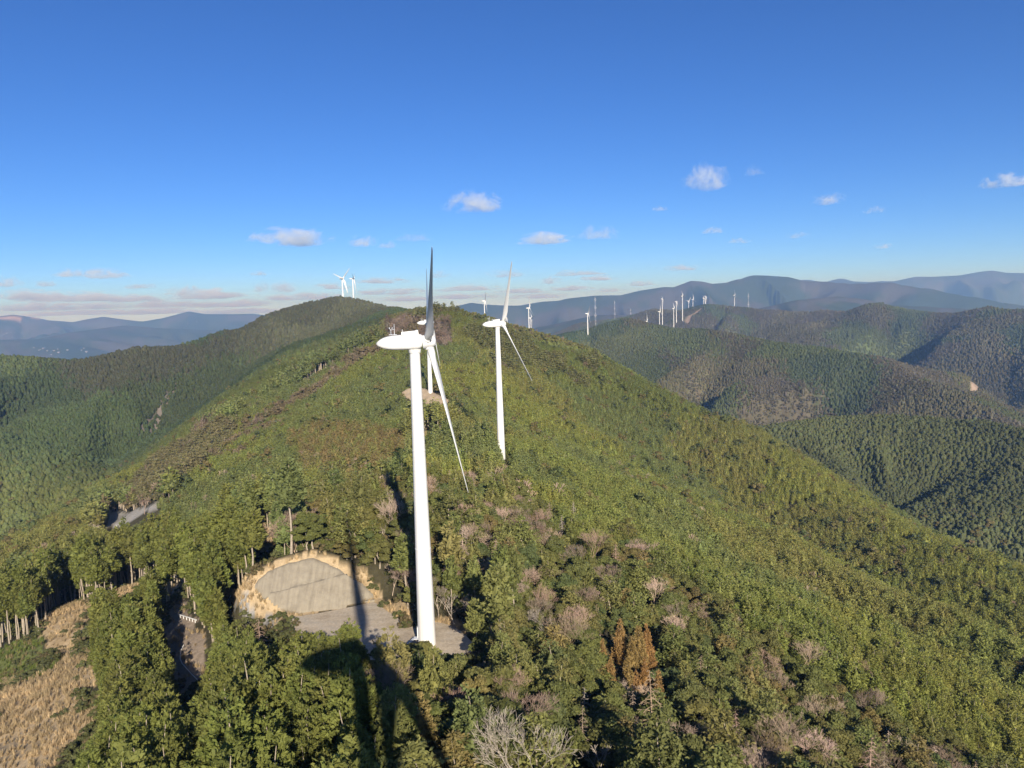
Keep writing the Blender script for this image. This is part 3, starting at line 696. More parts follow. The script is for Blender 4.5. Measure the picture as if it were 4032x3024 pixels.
# what the slopes hide: running horizon along each line of sight
EL = (ZG[:, :NF] + 3 - CZ) / np.maximum(RG[:, :NF], 1)
RUN = np.maximum.accumulate(EL, 0)
def seen(x, y, z, th, margin):
    r = np.hypot(x, y); i = np.clip(np.searchsorted(rr, r) - 2, 0, len(rr) - 1)
    j = np.clip((np.degrees(np.arctan2(x, y)) + 40) / 0.17, 0, NF - 1).astype(int)
    return (z + th + margin - CZ) / r > RUN[i, j]
PTS = []
for sp, r0, r1 in ((2.35, 38, 330), (2.5, 330, 700), (2.8, 700, 1250), (3.9, 1250, 2600), (6.2, 2600, 4700)):
    x, y = grid_pts(sp, r0, r1); z = height(x, y)
    m = seen(x, y, z, 14, 5 + 0.006 * np.hypot(x, y)); PTS.append(np.stack([x[m], y[m], z[m], np.full(m.sum(), sp)], -1))
PT = np.concatenate(PTS)
X, Y, Z, SP = PT.T; Rr = np.hypot(X, Y)
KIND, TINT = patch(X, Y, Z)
# broad crowns stand wider apart
keep = np.ones(len(X), bool)
u = rng.random(len(X))
keep &= ~((Rr < 430) & (KIND == 1) & (u < 0.60)); keep &= ~((Rr < 430) & (KIND == 2) & (u < 0.7)); keep &= ~((KIND == 3) & (u < 0.55))
keep &= ~((Rr > 300) & (rng.random(len(X)) < 0.06))
SC = np.clip(rng.normal(1.0, 0.19, len(X)), 0.55, 1.5) * np.where(SP > 3.5, (SP / 3.5) ** 0.7, 1.0)
TREEH = np.select([KIND == 0, KIND == 1, KIND == 2], [15, 8.6, 11.5], 8.5) * SC
# low woods on the crest where the photograph shows them
FZ = np.ones(len(X))
low = (KIND == 0) & (Rr < 420) & ((X > 0) | (Rr > 330)); FZ[low] = 0.56
mid = (Rr >= 420) & (KIND == 0); FZ[mid] = 0.54
FZ[(KIND == 1) & (Rr > 900)] = 0.8; FZ[(KIND == 1) & (Rr < 430)] = 0.86
FZ[(KIND == 0) & (Rr < 330) & (X <= 0)] = 0.86
CA = cells(X, Y, 60, 41); FZ *= np.where(KIND == 0, (0.86 + 0.3 * CA) * (1 + 0.14 * fbm(X / 18, Y / 18, 55, 3)), 1.0)
SC *= FZ; TREEH *= FZ
for kd, W, _ in CLEARW:
    bx = (X > W[:, 0].min() - 3) & (X < W[:, 0].max() + 3) & (Y > W[:, 1].min() - 3) & (Y < W[:, 1].max() + 3)
    idx = np.where(bx)[0]; hit = idx[inpoly(X[idx], Y[idx], W)]; keep[hit] &= (rng.random(len(hit)) < 0.42) & (kd == 'grey')
for W in (SL1P, SL3P, PAD): keep &= ~(inpoly(X, Y, W) | (polydist(X, Y, W) < 1.2))
for e in ([(2990, 2062), (3058, 2049), (3125, 2011), (3203, 1977), (3347, 1960)], [(3482, 2170), (3559, 2146), (3608, 2117), (3675, 2093)], [(3791, 2213), (3870, 2210), (3940, 2228), (4060, 2215)], [(3270, 2190), (3330, 2175)],
          [(2560, 1960), (2700, 2010), (2830, 2070)]):
    keep &= ~(polydist(X, Y, np.stack([drop(*q) for q in e]), False) < 2.6)      # logging tracks on the right flank
# open views kept free by the clearings: no crown in front of them
OPEN = [[(2372, 2530), (2442, 2440), (2550, 2465), (2600, 2640), (2560, 2680), (2420, 2660)]] + [P for k, P in CLEAR if k not in ('pink', 'grey')] + [SL1PX, SL3PX,
        o7([(1090, 1065), (1300, 1080), (1560, 1240), (1640, 1325), (1780, 1310), (1780, 1180), (1620, 1180), (1560, 1130), (1640, 1000), (1180, 1060)]),
        o7([(1160, 1180), (1560, 1200), (1500, 1260), (1420, 1240), (1330, 1260), (1290, 1440), (1200, 1480), (1180, 1400), (1150, 1280)]),
        o7([(1790, 1290), (2040, 1300), (2120, 1430), (2100, 1640), (2060, 1620), (2050, 1480), (1850, 1420), (1790, 1400)]),
        o2([(500, 0), (560, 0), (560, 545), (500, 545)]), o2([(1258, 400), (1320, 400), (1340, 1000), (1330, 985), (1262, 880)]),
        o2([(1310, 1000), (1350, 1000), (1460, 1110), (1400, 1140), (1330, 1100)])]
ROWPX = [(0, 1700 + 1420 / 2.212)] + o5([(250, 1390), (500, 1370), (800, 1190), (1250, 1130), (1330, 1180), (1240, 1350), (1000, 1370), (830, 1420), (700, 1520), (480, 1560), (300, 1640), (0, 1659)])
rowd = np.hypot(*np.stack([drop(*p) for p in o5([(150, 1640), (650, 1450), (1200, 1345)])])[:, :2].T).min()
nm = np.where((Rr < rowd - 8) & (X < 0) & keep)[0]
for fh, fr in ((1.0, 0), (0.8, 0.5), (0.8, -0.5), (0.6, 0.8), (0.6, -0.8)):
    q, _ = proj(np.stack([X[nm] + 1.8 * fr, Y[nm], Z[nm] + TREEH[nm] * fh], -1)); bad = inpoly(q[:, 0], q[:, 1], ROWPX); keep[nm[bad]] = False; nm = nm[~bad]
nm = np.where((Rr < 640) & keep)[0]
for fh, fr in ((1.0, 0), (0.72, 0), (0.72, 0.7), (0.72, -0.7), (0.45, 0), (0.45, 1.0), (0.45, -1.0), (0.86, 0.3), (0.86, -0.3)):
    wr = np.select([KIND[nm] == 0, KIND[nm] == 1], [2.0, 2.6], 2.4) * SC[nm] * fr
    q, _ = proj(np.stack([X[nm] + wr, Y[nm], Z[nm] + TREEH[nm] * fh], -1))
    bad = np.zeros(len(nm), bool)
    for P in OPEN: bad |= inpoly(q[:, 0], q[:, 1], P)
    keep[nm[bad]] = False; nm = nm[~bad]
PX, _ = proj(np.stack([X, Y, Z + TREEH * 0.6], -1))
def by_tip(px, py, H, d0=60, d1=900):
    r = ray(px, py); d = np.arange(d0, d1, 0.5); f = CZ + r[2] * d - H - height(r[0] * d, r[1] * d)
    k = int(np.argmax(f <= 0)); return np.array([r[0] * d[k], r[1] * d[k], CZ + r[2] * d[k] - H]), d[k]
RUSTY = [(2442, 2437, 11), (2515, 2455, 11), (2546, 2459, 10.5), (2372, 2518, 8.5), (2488, 2500, 10), (2569, 2560, 9.5), (2592, 2640, 9), (2470, 2580, 8.5), (2540, 2590, 8.5), (2405, 2590, 8), (2600, 2720, 8), (2505, 2640, 8)]
RUSTYP = [(by_tip(x, y, h)[0], h) for x, y, h in RUSTY]
for p, h in RUSTYP: keep &= ~(np.hypot(X - p[0], Y - p[1]) < 2.3)
DEAD = [(2040, 2785, 12.5, 0), (2222, 2915, 6, 1), (2350, 2925, 6.5, 1), (1912, 2600, 5.5, 0), (2300, 2706, 8, 3), (2745, 2855, 7, 2), (1722, 2300, 8, 2), (1788, 2325, 8, 1), (1440, 2022, 6.5, 3),
        (1376, 1978, 7.5, 3), (1520, 2058, 5, 1), (2258, 1975, 9, 3), (2212, 2030, 8, 3), (2400, 2100, 6, 2), (2140, 2400, 7, 0), (1850, 2360, 6.5, 2)]
DEADP = [(*by_tip(x, y, h), h, k) for x, y, h, k in DEAD]
for p, d, h, k in DEADP:
    q = np.hypot(X - p[0], Y - p[1]); keep &= ~(q < 2.0)
    # nothing tall right in front of it
    wd, fd = (4.2, 40) if h > 12 else (2.4, 14)
    f = (np.abs(np.arctan2(X, Y) - math.atan2(p[0], p[1])) * Rr < wd) & (Rr < d) & (Rr > d - fd); keep &= ~(f & (Z + TREEH > p[2] + 0.25 * h + (d - Rr) * 0.45))
# trees bordering a clearing on its far side show their bare trunks
TALLM = np.zeros(len(X), bool)
for kd, W, P in CLEARW:
    if kd in ('pink', 'grey'): continue
    c = np.where((np.abs(X - W[:, 0].mean()) < 120) & (np.abs(Y - W[:, 1].mean()) < 120) & (KIND == 0) & keep & (Rr < 640))[0]
    dd = polydist(X[c], Y[c], W); up = np.hypot(X[c], Y[c]) > np.hypot(W[:, 0].mean(), W[:, 1].mean()) - 25
    TALLM[c[(dd < 9) & up]] = True
ROW = np.stack([drop(*p) for p in o5([(-40, 1660), (150, 1640), (300, 1560), (450, 1500), (650, 1450), (800, 1400), (1000, 1340), (1240, 1330)])])
TALLM |= (KIND == 0) & (polydist(X, Y, ROW, False) < 11) & (Rr < 420)
for e in ([(1085, 1572), (1200, 1492), (1308, 1440), (1400, 1392), (1516, 1338)], [(815, 1705), (910, 1658)]):
    E3 = np.stack([drop(*q) for q in e]); w_ = polydist(X, Y, E3, False); rE = np.interp(np.arctan2(X, Y), np.arctan2(E3[:, 0], E3[:, 1]), np.hypot(E3[:, 0], E3[:, 1]), -1, -1)
    t_ = (w_ < 9) & (Rr > 450); TALLM |= t_; keep |= t_ & (SP < 3); keep &= ~((rE > 0) & (Rr < rE - 2) & (Rr > rE - 26) & (w_ < 30) & (w_ > 9) & (rng.random(len(X)) < 0.82))
keep &= ~(TALLM & (rng.random(len(X)) < 0.25)); SC[TALLM] /= FZ[TALLM] ** 0.7
KIND = np.where(TALLM, 0, KIND); K2 = np.where(TALLM, 4, KIND)                                     # 0 conifer 1 broadleaf 2 pine 3 bare 4 tall conifer
LOD = np.where(Rr < 250, 0, np.where(Rr < 800, 1, 2)); LOD = np.where((K2 == 4) & (Rr < 420), 0, LOD)
NAMES = ['con', 'brd', 'pin', 'bar', 'tal']
MODEL = np.zeros(len(X), int); pick = rng.random(len(X))
for k in range(5):
    for l in range(3):
        key = NAMES[k] + str(l)
        if key not in IDX: key = {'pin': 'brd2', 'bar': 'bar1', 'tal': 'tal1'}[NAMES[k]]
        m = (K2 == k) & (LOD == l); ids = np.array(IDX[key]); MODEL[m] = ids[(pick[m] * len(ids)).astype(int)]
ROTZ = rng.random(len(X)) * 6.2832; TILT = rng.normal(0, 0.03, (len(X), 2))
WID = SC / np.where(K2 == 4, FZ, FZ ** 0.75) * np.clip(rng.normal(1.0, 0.1, len(X)), 0.75, 1.3) * np.where(K2 == 4, 0.95, 1.0)
# single trees: the ones that show largest
inframe = (PX[:, 0] > -60) & (PX[:, 0] < 4090) & (PX[:, 1] > 0) & (PX[:, 1] < 3130)
size = TREEH / Rr
SINGLE = np.zeros(len(X), bool)
for k, n in ((0, 280), (1, 290), (2, 60), (3, 70), (4, 90)):
    c = np.where(keep & inframe & (K2 == k))[0]; c = c[np.argsort(-size[c])][:n]; SINGLE[c] = True
print('trees', keep.sum(), 'single', SINGLE.sum(), [(int((keep & (K2 == k)).sum())) for k in range(5)])

def forest(name, m, label):
    n = int(m.sum()); P = np.stack([X[m], Y[m], Z[m]], -1)
    me = mesh_of(name, P, [], (), None, False, {'idx': ('INT', MODEL[m]), 'rot': ('FLOAT_VECTOR', np.stack([TILT[m, 0], TILT[m, 1], ROTZ[m]], -1)),
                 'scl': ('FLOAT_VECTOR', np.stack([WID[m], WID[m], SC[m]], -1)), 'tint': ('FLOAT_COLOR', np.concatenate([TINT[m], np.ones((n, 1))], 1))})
    o = obj(name, me); struct(o, 'stuff', label)
    ng = bpy.data.node_groups.new(name, 'GeometryNodeTree')
    ng.interface.new_socket('Geometry', in_out='INPUT', socket_type='NodeSocketGeometry'); ng.interface.new_socket('Geometry', in_out='OUTPUT', socket_type='NodeSocketGeometry')
    N, L = ng.nodes, ng.links; gi, go = N.new('NodeGroupInput'), N.new('NodeGroupOutput')
    ci = N.new('GeometryNodeCollectionInfo'); ci.inputs['Collection'].default_value = libc; ci.inputs['Separate Children'].default_value = True; ci.inputs['Reset Children'].default_value = True
    ip = N.new('GeometryNodeInstanceOnPoints'); ip.inputs['Pick Instance'].default_value = True
    def attr(nm, typ):
        a = N.new('GeometryNodeInputNamedAttribute'); a.data_type = typ; a.inputs['Name'].default_value = nm
        return next(s for s in a.outputs if s.enabled and s.name == 'Attribute')
    L.new(gi.outputs[0], ip.inputs['Points']); L.new(ci.outputs[0], ip.inputs['Instance']); L.new(attr('idx', 'INT'), ip.inputs['Instance Index'])
    er = N.new('FunctionNodeEulerToRotation'); L.new(attr('rot', 'FLOAT_VECTOR'), er.inputs[0]); L.new(er.outputs[0], ip.inputs['Rotation'])
    L.new(attr('scl', 'FLOAT_VECTOR'), ip.inputs['Scale']); L.new(ip.outputs[0], go.inputs[0])
    md = o.modifiers.new('trees', 'NODES'); md.node_group = ng
    return o
S_ = keep & ~SINGLE
forest('forest', S_ & (Rr < 800), 'dense mixed forest covering the ridge')
forest('hillside_forest', S_ & (Rr >= 800), 'dark forest covering the hills beyond')

# ------------------------------------------------------------------ single trees
def single(kind, i, meshes, label, cat, group):
    e = bpy.data.objects.new(kind, None); LINK(e); e.location = (X[i], Y[i], Z[i]); e.rotation_euler = (TILT[i, 0], TILT[i, 1], ROTZ[i]); e.scale = (WID[i], WID[i], SC[i])
    e.empty_display_size = 0.5
    tag(e, label, cat, group)
    for nm, me in meshes:
        c = bpy.data.objects.new(nm, me); LINK(c); c.parent = e; c['tint'] = [float(v) for v in TINT[i]]
    return e
MARKS = [('right of the tan clearing', 420, 2560), ('between dirt track and concrete slope', 800, 2560), ('behind the dirt track', 760, 2280), ('in the row above the tan clearing', 220, 2300), ('in front of the concrete slope', 1150, 2540),
         ('under the big nacelle shadow', 1280, 2700), ('at the bottom edge left of the shadow', 900, 2950), ('beside the tower shadow at the bottom edge', 1500, 2960), ('at the foot of the nearest turbine', 1640, 2640),
         ('right of the nearest turbine foot', 1950, 2480), ('left of the rusty conifers', 2220, 2620), ('around the big white dead tree', 2050, 2900), ('below the rusty conifers', 2550, 2860), ('right of the rusty conifers', 2830, 2640),
         ('on the lower right slope', 3150, 2900), ('in the lower right corner', 3700, 2900), ('on the slope above the rusty conifers', 2450, 2250), ('behind the concrete slope', 1250, 2080), ('near the foot of the second turbine', 2050, 1880),
         ('below the half hidden turbine', 1650, 1800), ('by the grey clearing on the left flank', 520, 2020), ('along the left flank of the ridge', 900, 1750)]
MKP = np.array([(a, b) for _, a, b in MARKS], float)
def where_is(i): return MARKS[int(np.argmin(np.hypot(PX[i, 0] - MKP[:, 0], PX[i, 1] - MKP[:, 1])))][0]
def hue(t): 
    g = t[1] / t[0]; v = t[1]
    return 'brownish' if g < 0.84 else ('olive' if g < 0.98 else ('dark green' if v < 0.125 else 'fresh green'))
for i in np.where(SINGLE)[0]:
    k = K2[i]; w = where_is(i); c = hue(TINT[i])
    if k == 0: p = CON[int(pick[i] * 5)]; single('conifer_tree', i, [('trunk', p[0]), ('crown', p[1])], c + ' cone-shaped conifer ' + w, 'conifer', c + ' conifers ' + w)
    if k == 1: p = BRD[int(pick[i] * 5)]; single('broadleaf_tree', i, [('trunk', p[0]), ('crown', p[1])], c + ' round-crowned broadleaf tree ' + w, 'broadleaf tree', c + ' broadleaf trees ' + w)
    if k == 2: p = PIN[int(pick[i] * 3)]; single('pine_tree', i, [('trunk', p[0]), ('crown', p[1])], c + ' pine with layered branches ' + w, 'pine', c + ' pines ' + w)
    if k == 3:
        q = 'brown' if TINT[i][0] < 0.24 else ('pinkish grey' if TINT[i][0] < 0.36 else 'whitish')
        single('bare_tree', i, [('branches', BAR[int(pick[i] * 4)])], q + ' leafless tree ' + w, 'bare tree', q + ' leafless trees ' + w)
    if k == 4: p = TALL[int(pick[i] * 3)]; single('tall_conifer_tree', i, [('trunk', p[0]), ('crown', p[1])], c + ' tall conifer with bare pole trunk ' + w, 'tall conifer', c + ' tall bare-trunked conifers ' + w)

def placed(kind, p, meshes, s3, tint, label, cat, group=None, rz=0.0):
    e = bpy.data.objects.new(kind, None); LINK(e); e.location = p; e.scale = s3; e.rotation_euler = (0, 0, rz); tag(e, label, cat, group)
    for nm, me in meshes:
        c = bpy.data.objects.new(nm, me); LINK(c); c.parent = e; c['tint'] = tint
    return e
RC = [two('rusty', lambda b, s=s: trunk_mb(b, 12.6, .2, 0, np.random.default_rng(s)), lambda b, s=s: conifer(b, 700 + s, 14, 1.9, 0.1, 420, 9, 0.42, 9, 0.85)) for s in range(3)]
RL = ['tallest pointed rusty conifer at the left of its group', 'rusty conifer behind the middle of its group', 'rusty conifer at the upper right of its group', 'small rusty conifer standing apart on the left', 'rusty conifer in the middle of its group',
      'rusty conifer on the right side of its group', 'lowest rusty conifer on the right of its group', 'short rusty conifer low on the left of its group', 'short rusty conifer in the front of its group', 'rusty conifer at the lower left of its group', 'last rusty conifer down the slope', 'rusty conifer between the front two of its group']
for i, ((p, h), lab) in enumerate(zip(RUSTYP, RL)):
    q = h / 14; placed('rusty_conifer_tree', p, [('trunk', RC[i % 3][0]), ('crown', RC[i % 3][1])], (q * 1.15, q * 1.15, q), [(.31, .195, .075), (.285, .20, .075), (.33, .19, .07)][i % 3], lab, 'conifer', 'rusty orange conifers in the middle of the lower slope', i * 1.3)
DK = [wood('dead_tree', lambda b: bare(b, 801, 10, spread=0.5, levels=5, thick=.17, twig=.014)), wood('dead_tree', lambda b: bare(b, 802, 10, spread=0.5, levels=3, thick=.17, twig=.03)),
      wood('bare_tree', lambda b: bare(b, 803, 10, spread=0.4, levels=5, thick=.12, twig=.014)), wood('dead_conifer', lambda b: dead_conifer(b, 804))]
DL = ['large white dead tree spreading at the bottom centre', 'white dead stub right of the large dead tree', 'white dead snag second right of the large dead tree', 'pale bare tree beside the grass strip right of the nearest tower foot',
      'grey dead conifer with drooping twigs left below the rusty conifers', 'bare tree below the rusty conifers', 'left of two tall bare trees right of the nearest tower', 'right of two tall bare trees right of the nearest tower',
      'whitish dead conifer between the two long shadows', 'grey dead conifer left of the long blade shadow', 'white dead snag touching the near tower shadow', 'grey dead conifer at the plantation edge', 'white dead trunk left of the plantation edge', 'grey bare crown at the plantation edge',
      'bare tree between the nearest tower foot and the rusty conifers', 'slim bare tree on the slope right of the nearest tower']
HK = [9.2, 8.6, 9.0, 10.0]
for (p, d, h, k), lab in zip(DEADP, DL):
    q = h / HK[k]; placed('dead_tree', p, [('branches', DK[k])], (q * (.78 if h > 12 else 1), q * (.78 if h > 12 else 1), q), (.35, .30, .245) if k != 2 else (.28, .23, .18), lab, 'dead tree', None, p[0])

# ------------------------------------------------------------------ dry grass in the clearings
def tuft(seed, h, n, w):
    r_ = np.random.default_rng(seed); a = r_.random(n) * 6.28; b = np.stack([np.cos(a), np.sin(a), 0 * a], -1) * (0.32 * r_.random((n, 1))); t = b * 2.2 + np.stack([0 * a, 0 * a, h * (0.5 + 0.6 * r_.random(n))], -1) + r_.normal(size=(n, 3)) * (.18, .18, 0)
    s_ = np.stack([-np.sin(a), np.cos(a), 0 * a], -1) * w; V = np.stack([b - s_, b + s_, t], 1).reshape(-1, 3); mb = MB(); mb.add(V, [(3 * i, 3 * i + 1, 3 * i + 2) for i in range(n)]); return mb
gid = []
for s_ in range(3): gid.append(len(ORDER)); reg('grass', tuft(s_, 1.3, 26, 0.07).mesh('grass_tuft', [FOL]))
gid.append(len(ORDER)); b_ = MB(); broadleaf(b_, 77, 1.5, 0.9, 6, 30, 0.2, 0, .4, 5); reg('scrub', b_.mesh('scrub', [FOL]))
GP, GT, GS, GI = [], [], [], []
rg = np.random.default_rng(21)
for kd, W, _ in CLEARW:
    if kd not in ('tan', 'green', 'dirt'): continue
    lo, hi = W[:, :2].min(0), W[:, :2].max(0); n = int(min(60000, (hi - lo).prod() * (1.5 if kd != 'dirt' else 0.25)))
    x, y = rg.uniform(lo[0], hi[0], n), rg.uniform(lo[1], hi[1], n); az = np.degrees(np.arctan2(x, y))
    m = inpoly(x + 2 * fbm(x / 5, y / 5, 71, 3), y + 2 * fbm(x / 5, y / 5, 72, 3), W) & (np.abs(az) < 39)
    for P in (SL1P, SL3P): m &= ~inpoly(x, y, P)
    m &= ~inpoly(x, y, PAD) & (rg.random(n) < 0.35 + 0.65 * sstep(-0.35, 0.1, fbm(x / 9, y / 9, 44, 3)))
    x, y = x[m], y[m]; sc_ = fbm(x / 11, y / 11, 45, 3) > 0.30; u_ = rg.random(len(x))
    GP.append(np.stack([x, y, height(x, y)], -1)); scr = sc_ & (u_ < 0.07)
    t = np.where((fbm(x / 6, y / 6, 46, 3) > 0.1)[:, None], (0.53, 0.40, 0.235), (0.42, 0.32, 0.185)) if kd != 'green' else np.where((u_ < 0.7)[:, None], (0.165, 0.20, 0.05), (0.25, 0.20, 0.10))
    t = t * (0.75 + 0.5 * rg.random((len(x), 1))); t[scr] = (0.10, 0.105, 0.045); GT.append(t)
    GS.append(np.where(scr, 1.0, 0.75) * (0.6 + 0.8 * rg.random(len(x)))); GI.append(np.where(scr, gid[3], np.array(gid)[(rg.random(len(x)) * 3).astype(int)]))
gap = ~keep & (Rr < 420) & ~SINGLE & (rng.random(len(X)) < .8)
for _, W, _ in CLEARW: gap &= ~inpoly(X, Y, W)
for P in (SL1P, SL3P, PAD): gap &= ~inpoly(X, Y, P)
gx_, gy_ = [np.concatenate([a[gap] + rg.normal(0, 1.2, gap.sum()) for _ in range(2)]) for a in (X, Y)]
GP.append(np.stack([gx_, gy_, height(gx_, gy_)], -1)); GT.append(np.where(rg.random((len(gx_), 1)) < .75, (0.10, 0.105, 0.04), (0.15, 0.12, 0.06)) * (0.75 + .5 * rg.random((len(gx_), 1)))); GS.append(rg.uniform(.7, 1.5, len(gx_))); GI.append(np.full(len(gx_), gid[3]))
GP, GT, GS, GI = map(np.concatenate, (GP, GT, GS, GI)); n = len(GP); print('grass', n)
keepX = (X, Y, Z, MODEL, TILT, ROTZ, WID, SC, TINT)
X, Y, Z = GP.T; MODEL = GI; TILT = rg.normal(0, .12, (n, 2)); ROTZ = rg.random(n) * 6.28; WID = GS * 1.1; SC = GS; TINT = GT
forest('dry_grass', np.ones(n, bool), 'tan dry grass and low scrub growing in the clearings')
X, Y, Z, MODEL, TILT, ROTZ, WID, SC, TINT = keepX

# ------------------------------------------------------------------ small things on the ground
def path_thing(name, pts, rad, mat, label, cat, lift, posts=0):
    P = [drop(*p) + (0, 0, lift) for p in pts]; mb = MB(); mb.tube(P, [rad] * len(P), 6)
    if posts:
        for a, b in zip(P[:-1], P[1:]):
            for k in range(posts): q = a + (b - a) * (k + .5) / posts; mb.tube([q - (0, 0, lift + .3), q + (0, 0, .05)], [rad * .8] * 2, 6)
    return tag(obj(name, mb.mesh(name, [mat])), label, cat)
path_thing('guard_rail', [(705, 2433), (742, 2446), (775, 2458)], .13, PAINT, 'white guard rail crossing the shaded dirt track', 'guard rail', .8, 3)
path_thing('guard_rail', [(455, 2076), (475, 2075), (494, 2073)], .16, PAINT, 'short white guard rail at the edge of the grey left clearing', 'guard rail', .8, 2)
path_thing('drain_pipe', [(724, 2552), (711, 2575), (710, 2600), (718, 2625), (733, 2640), (755, 2662), (782, 2690)], .10, PAINT, 'thin pale pipe curving down the shaded dirt track', 'pipe', .35)
b_ = MB(); p = on_plane(1447, 2371, PADZ); b_.box((0, 0, .22), (3.2, .5, .42)); o = obj('concrete_beam', b_.mesh('concrete_beam', [CONC]), None, p, (0, 0, .25)); tag(o, 'pale concrete beam lying on the gravel by the slope foot', 'beam')
# far town in the left valley
hm = MB(); hm.box((0, 0, 3), (14, 9, 6)); hw = hm.mesh('wall', [m_plain('house_wall', (0.18, 0.175, 0.175), 0.8)])
hm = MB(); hm.add([(-7.5, -5, 6), (7.5, -5, 6), (7.5, 5, 6), (-7.5, 5, 6), (-7.5, 0, 9), (7.5, 0, 9)], [(0, 1, 5, 4), (2, 3, 4, 5), (0, 4, 3), (1, 2, 5), (0, 3, 2, 1)]); hr = hm.mesh('roof', [m_plain('house_roof', (0.16, 0.16, 0.175), 0.7)])
rh = np.random.default_rng(8)
for i in range(26):
    px, py = (rh.uniform(130, 350), rh.uniform(1368, 1398)) if i < 13 else ((rh.uniform(0, 170), rh.uniform(1312, 1332)) if i < 23 else (rh.uniform(700, 790), rh.uniform(1255, 1290)))
    p = drop(px, py, 15000); s_ = rh.uniform(0.7, 1.5)
    e = bpy.data.objects.new('house', None); LINK(e); e.location = p - (0, 0, 1); e.scale = (s_, s_, s_); e.rotation_euler = (0, 0, rh.uniform(0, 3)); w_ = 'in the valley town just above the left hill line' if i < 13 else ('in the upper valley town at the far left edge' if i < 23 else 'high on the far left blue mountain')
    tag(e, 'tiny pale house ' + w_, 'house', 'houses ' + w_); obj('wall', hw, e); obj('roof', hr, e)

# ------------------------------------------------------------------ wind turbines
HUBH, HUBX = 60.0, 2.7                                          # hub height, hub centre in front of the tower axis
TOWERH = 58.3
def lathe(prof, k=40):
    V = [(r * math.cos(2 * math.pi * j / k), r * math.sin(2 * math.pi * j / k), z) for z, r in prof for j in range(k)]; n = len(prof)
    F = [(i * k + j, i * k + (j + 1) % k, (i + 1) * k + (j + 1) % k, (i + 1) * k + j) for i in range(n - 1) for j in range(k)]
    return V, F + [tuple(range(k))[::-1], tuple((n - 1) * k + j for j in range(k))]
def tower_me():
    mb = MB(); r = lambda z: 1.78 - 0.8 * (z / TOWERH)
    prof = [(-2.0, 1.78), (0, 1.78)]
    for z in (19.5, 39.0):
        prof += [(z - .09, r(z)), (z - .09, r(z) + .045), (z + .09, r(z) + .045), (z + .09, r(z))]
    prof += [(TOWERH, r(TOWERH))]
    mb.add(*lathe(prof)); return mb.mesh('tower', [PAINT], True)
def door_me():
    mb = MB(); mb.box((-1.77, 0, 2.6), (0.16, 0.9, 2.1)); mb.box((-2.1, 0, 1.35), (0.9, 1.2, 0.12), 1)
    for i in range(6): mb.box((-2.7 - 0.25 * i, 0, 1.2 - 0.2 * i), (0.28, 1.0, 0.05), 1)
    return mb.mesh('door', [PAINT, STEEL])
def nacelle_me():
    mb = MB(); k = 28; V = []
    st = [(-7.2, .03, .02, -.12), (-7.12, .22, .22, -.1), (-6.85, .5, .5, -.08), (-6.4, .80, .80, -.05), (-5.8, 1.04, 1.06, -.03), (-5.1, 1.22, 1.24, -.01), (-4.3, 1.36, 1.36, 0), (-3.2, 1.44, 1.43, 0.02),
          (-1.5, 1.5, 1.47, 0.05), (.6, 1.5, 1.47, 0.06), (1.05, 1.44, 1.38, 0.12), (1.4, 1.3, 1.22, 0.2)]
    for x, hw, hh, zc in st:
        for j in range(k):
            w = 2 * math.pi * j / k; c, s = math.cos(w), math.sin(w); e = 0.62
            V.append((x, hw * math.copysign(abs(c) ** e, c), zc + hh * math.copysign(abs(s) ** e, s)))
    n = len(st); F = [(i * k + j, (i + 1) * k + j, (i + 1) * k + (j + 1) % k, i * k + (j + 1) % k) for i in range(n - 1) for j in range(k)]
    F += [tuple(range(k)), tuple((n - 1) * k + j for j in range(k))[::-1]]
    mb.add(V, F); mb.add(*[np.array(lathe([(-2.05, 1.12), (-1.35, 1.25)], 32)[0]), lathe([(-2.05, 1.12), (-1.35, 1.25)], 32)[1]])
    return mb.mesh('nacelle', [PAINT], True)
def cooler_me():
    mb = MB(); x0, x1 = -2.4, 0.85
    P = [(x0, 1.45), (x1 + .05, 1.45), (x1 - .08, 2.25), (x1 - .45, 2.32), (x1 - .5, 2.2), (x0 + 0.02, 2.0)]
    V = [(x, y, z) for y in (-1.05, 1.05) for x, z in P]; n = len(P)
    mb.add(V, [tuple(range(n)), tuple(range(n, 2 * n))[::-1]] + [(i, n + i, n + (i + 1) % n, (i + 1) % n) for i in range(n)])
    mb.tube([(x0 + .2, .4, 1.9), (x0 + .2, .4, 2.5)], [.05, .05], 6)
    return mb.mesh('cooler_box', [PAINT])
def mast_me():
    mb = MB(); mb.tube([(-3.7, 0, 1.4), (-3.7, 0, 3.6)], [.05, .035], 6); mb.box((-4.0, 0, 1.55), (1.5, .7, .06)); mb.tube([(-4.35, 0, 1.5), (-4.35, 0, 2.4), (-4.1, 0, 2.75)], [.04] * 3, 5)
    mb.tube([(-4.35, 0, 2.4), (-4.6, 0, 2.75)], [.035] * 2, 5); mb.tube([(-3.7, 0, 2.55), (-4.15, 0, 2.55)], [.03] * 2, 5)
    for x, z in ((-4.08, 2.85), (-4.62, 2.85)): mb.tube([(x, 0, z - .1), (x, 0, z + .08)], [.11, .05], 8)
    return mb.mesh('anemometer_mast', [STEEL])
def hub_me():
    mb = MB(); prof = [(-1.22, 1.28), (-1.12, 1.34), (0.2, 1.37), (.75, 1.26), (1.15, 1.0), (1.38, .6), (1.46, .05)]
    V, F = lathe(prof, 36); V = np.array(V)[:, [2, 0, 1]]; mb.add(V, F)
    for a in range(3):
        w = 2.0944 * a; Rm = np.array(((1, 0, 0), (0, math.cos(w), math.sin(w)), (0, -math.sin(w), math.cos(w))))
        V, F = lathe([(0.7, .86), (1.5, .86), (1.5, .76)], 28); mb.add(np.array(V) @ Rm.T, F)
    return mb.mesh('hub', [PAINT], True)
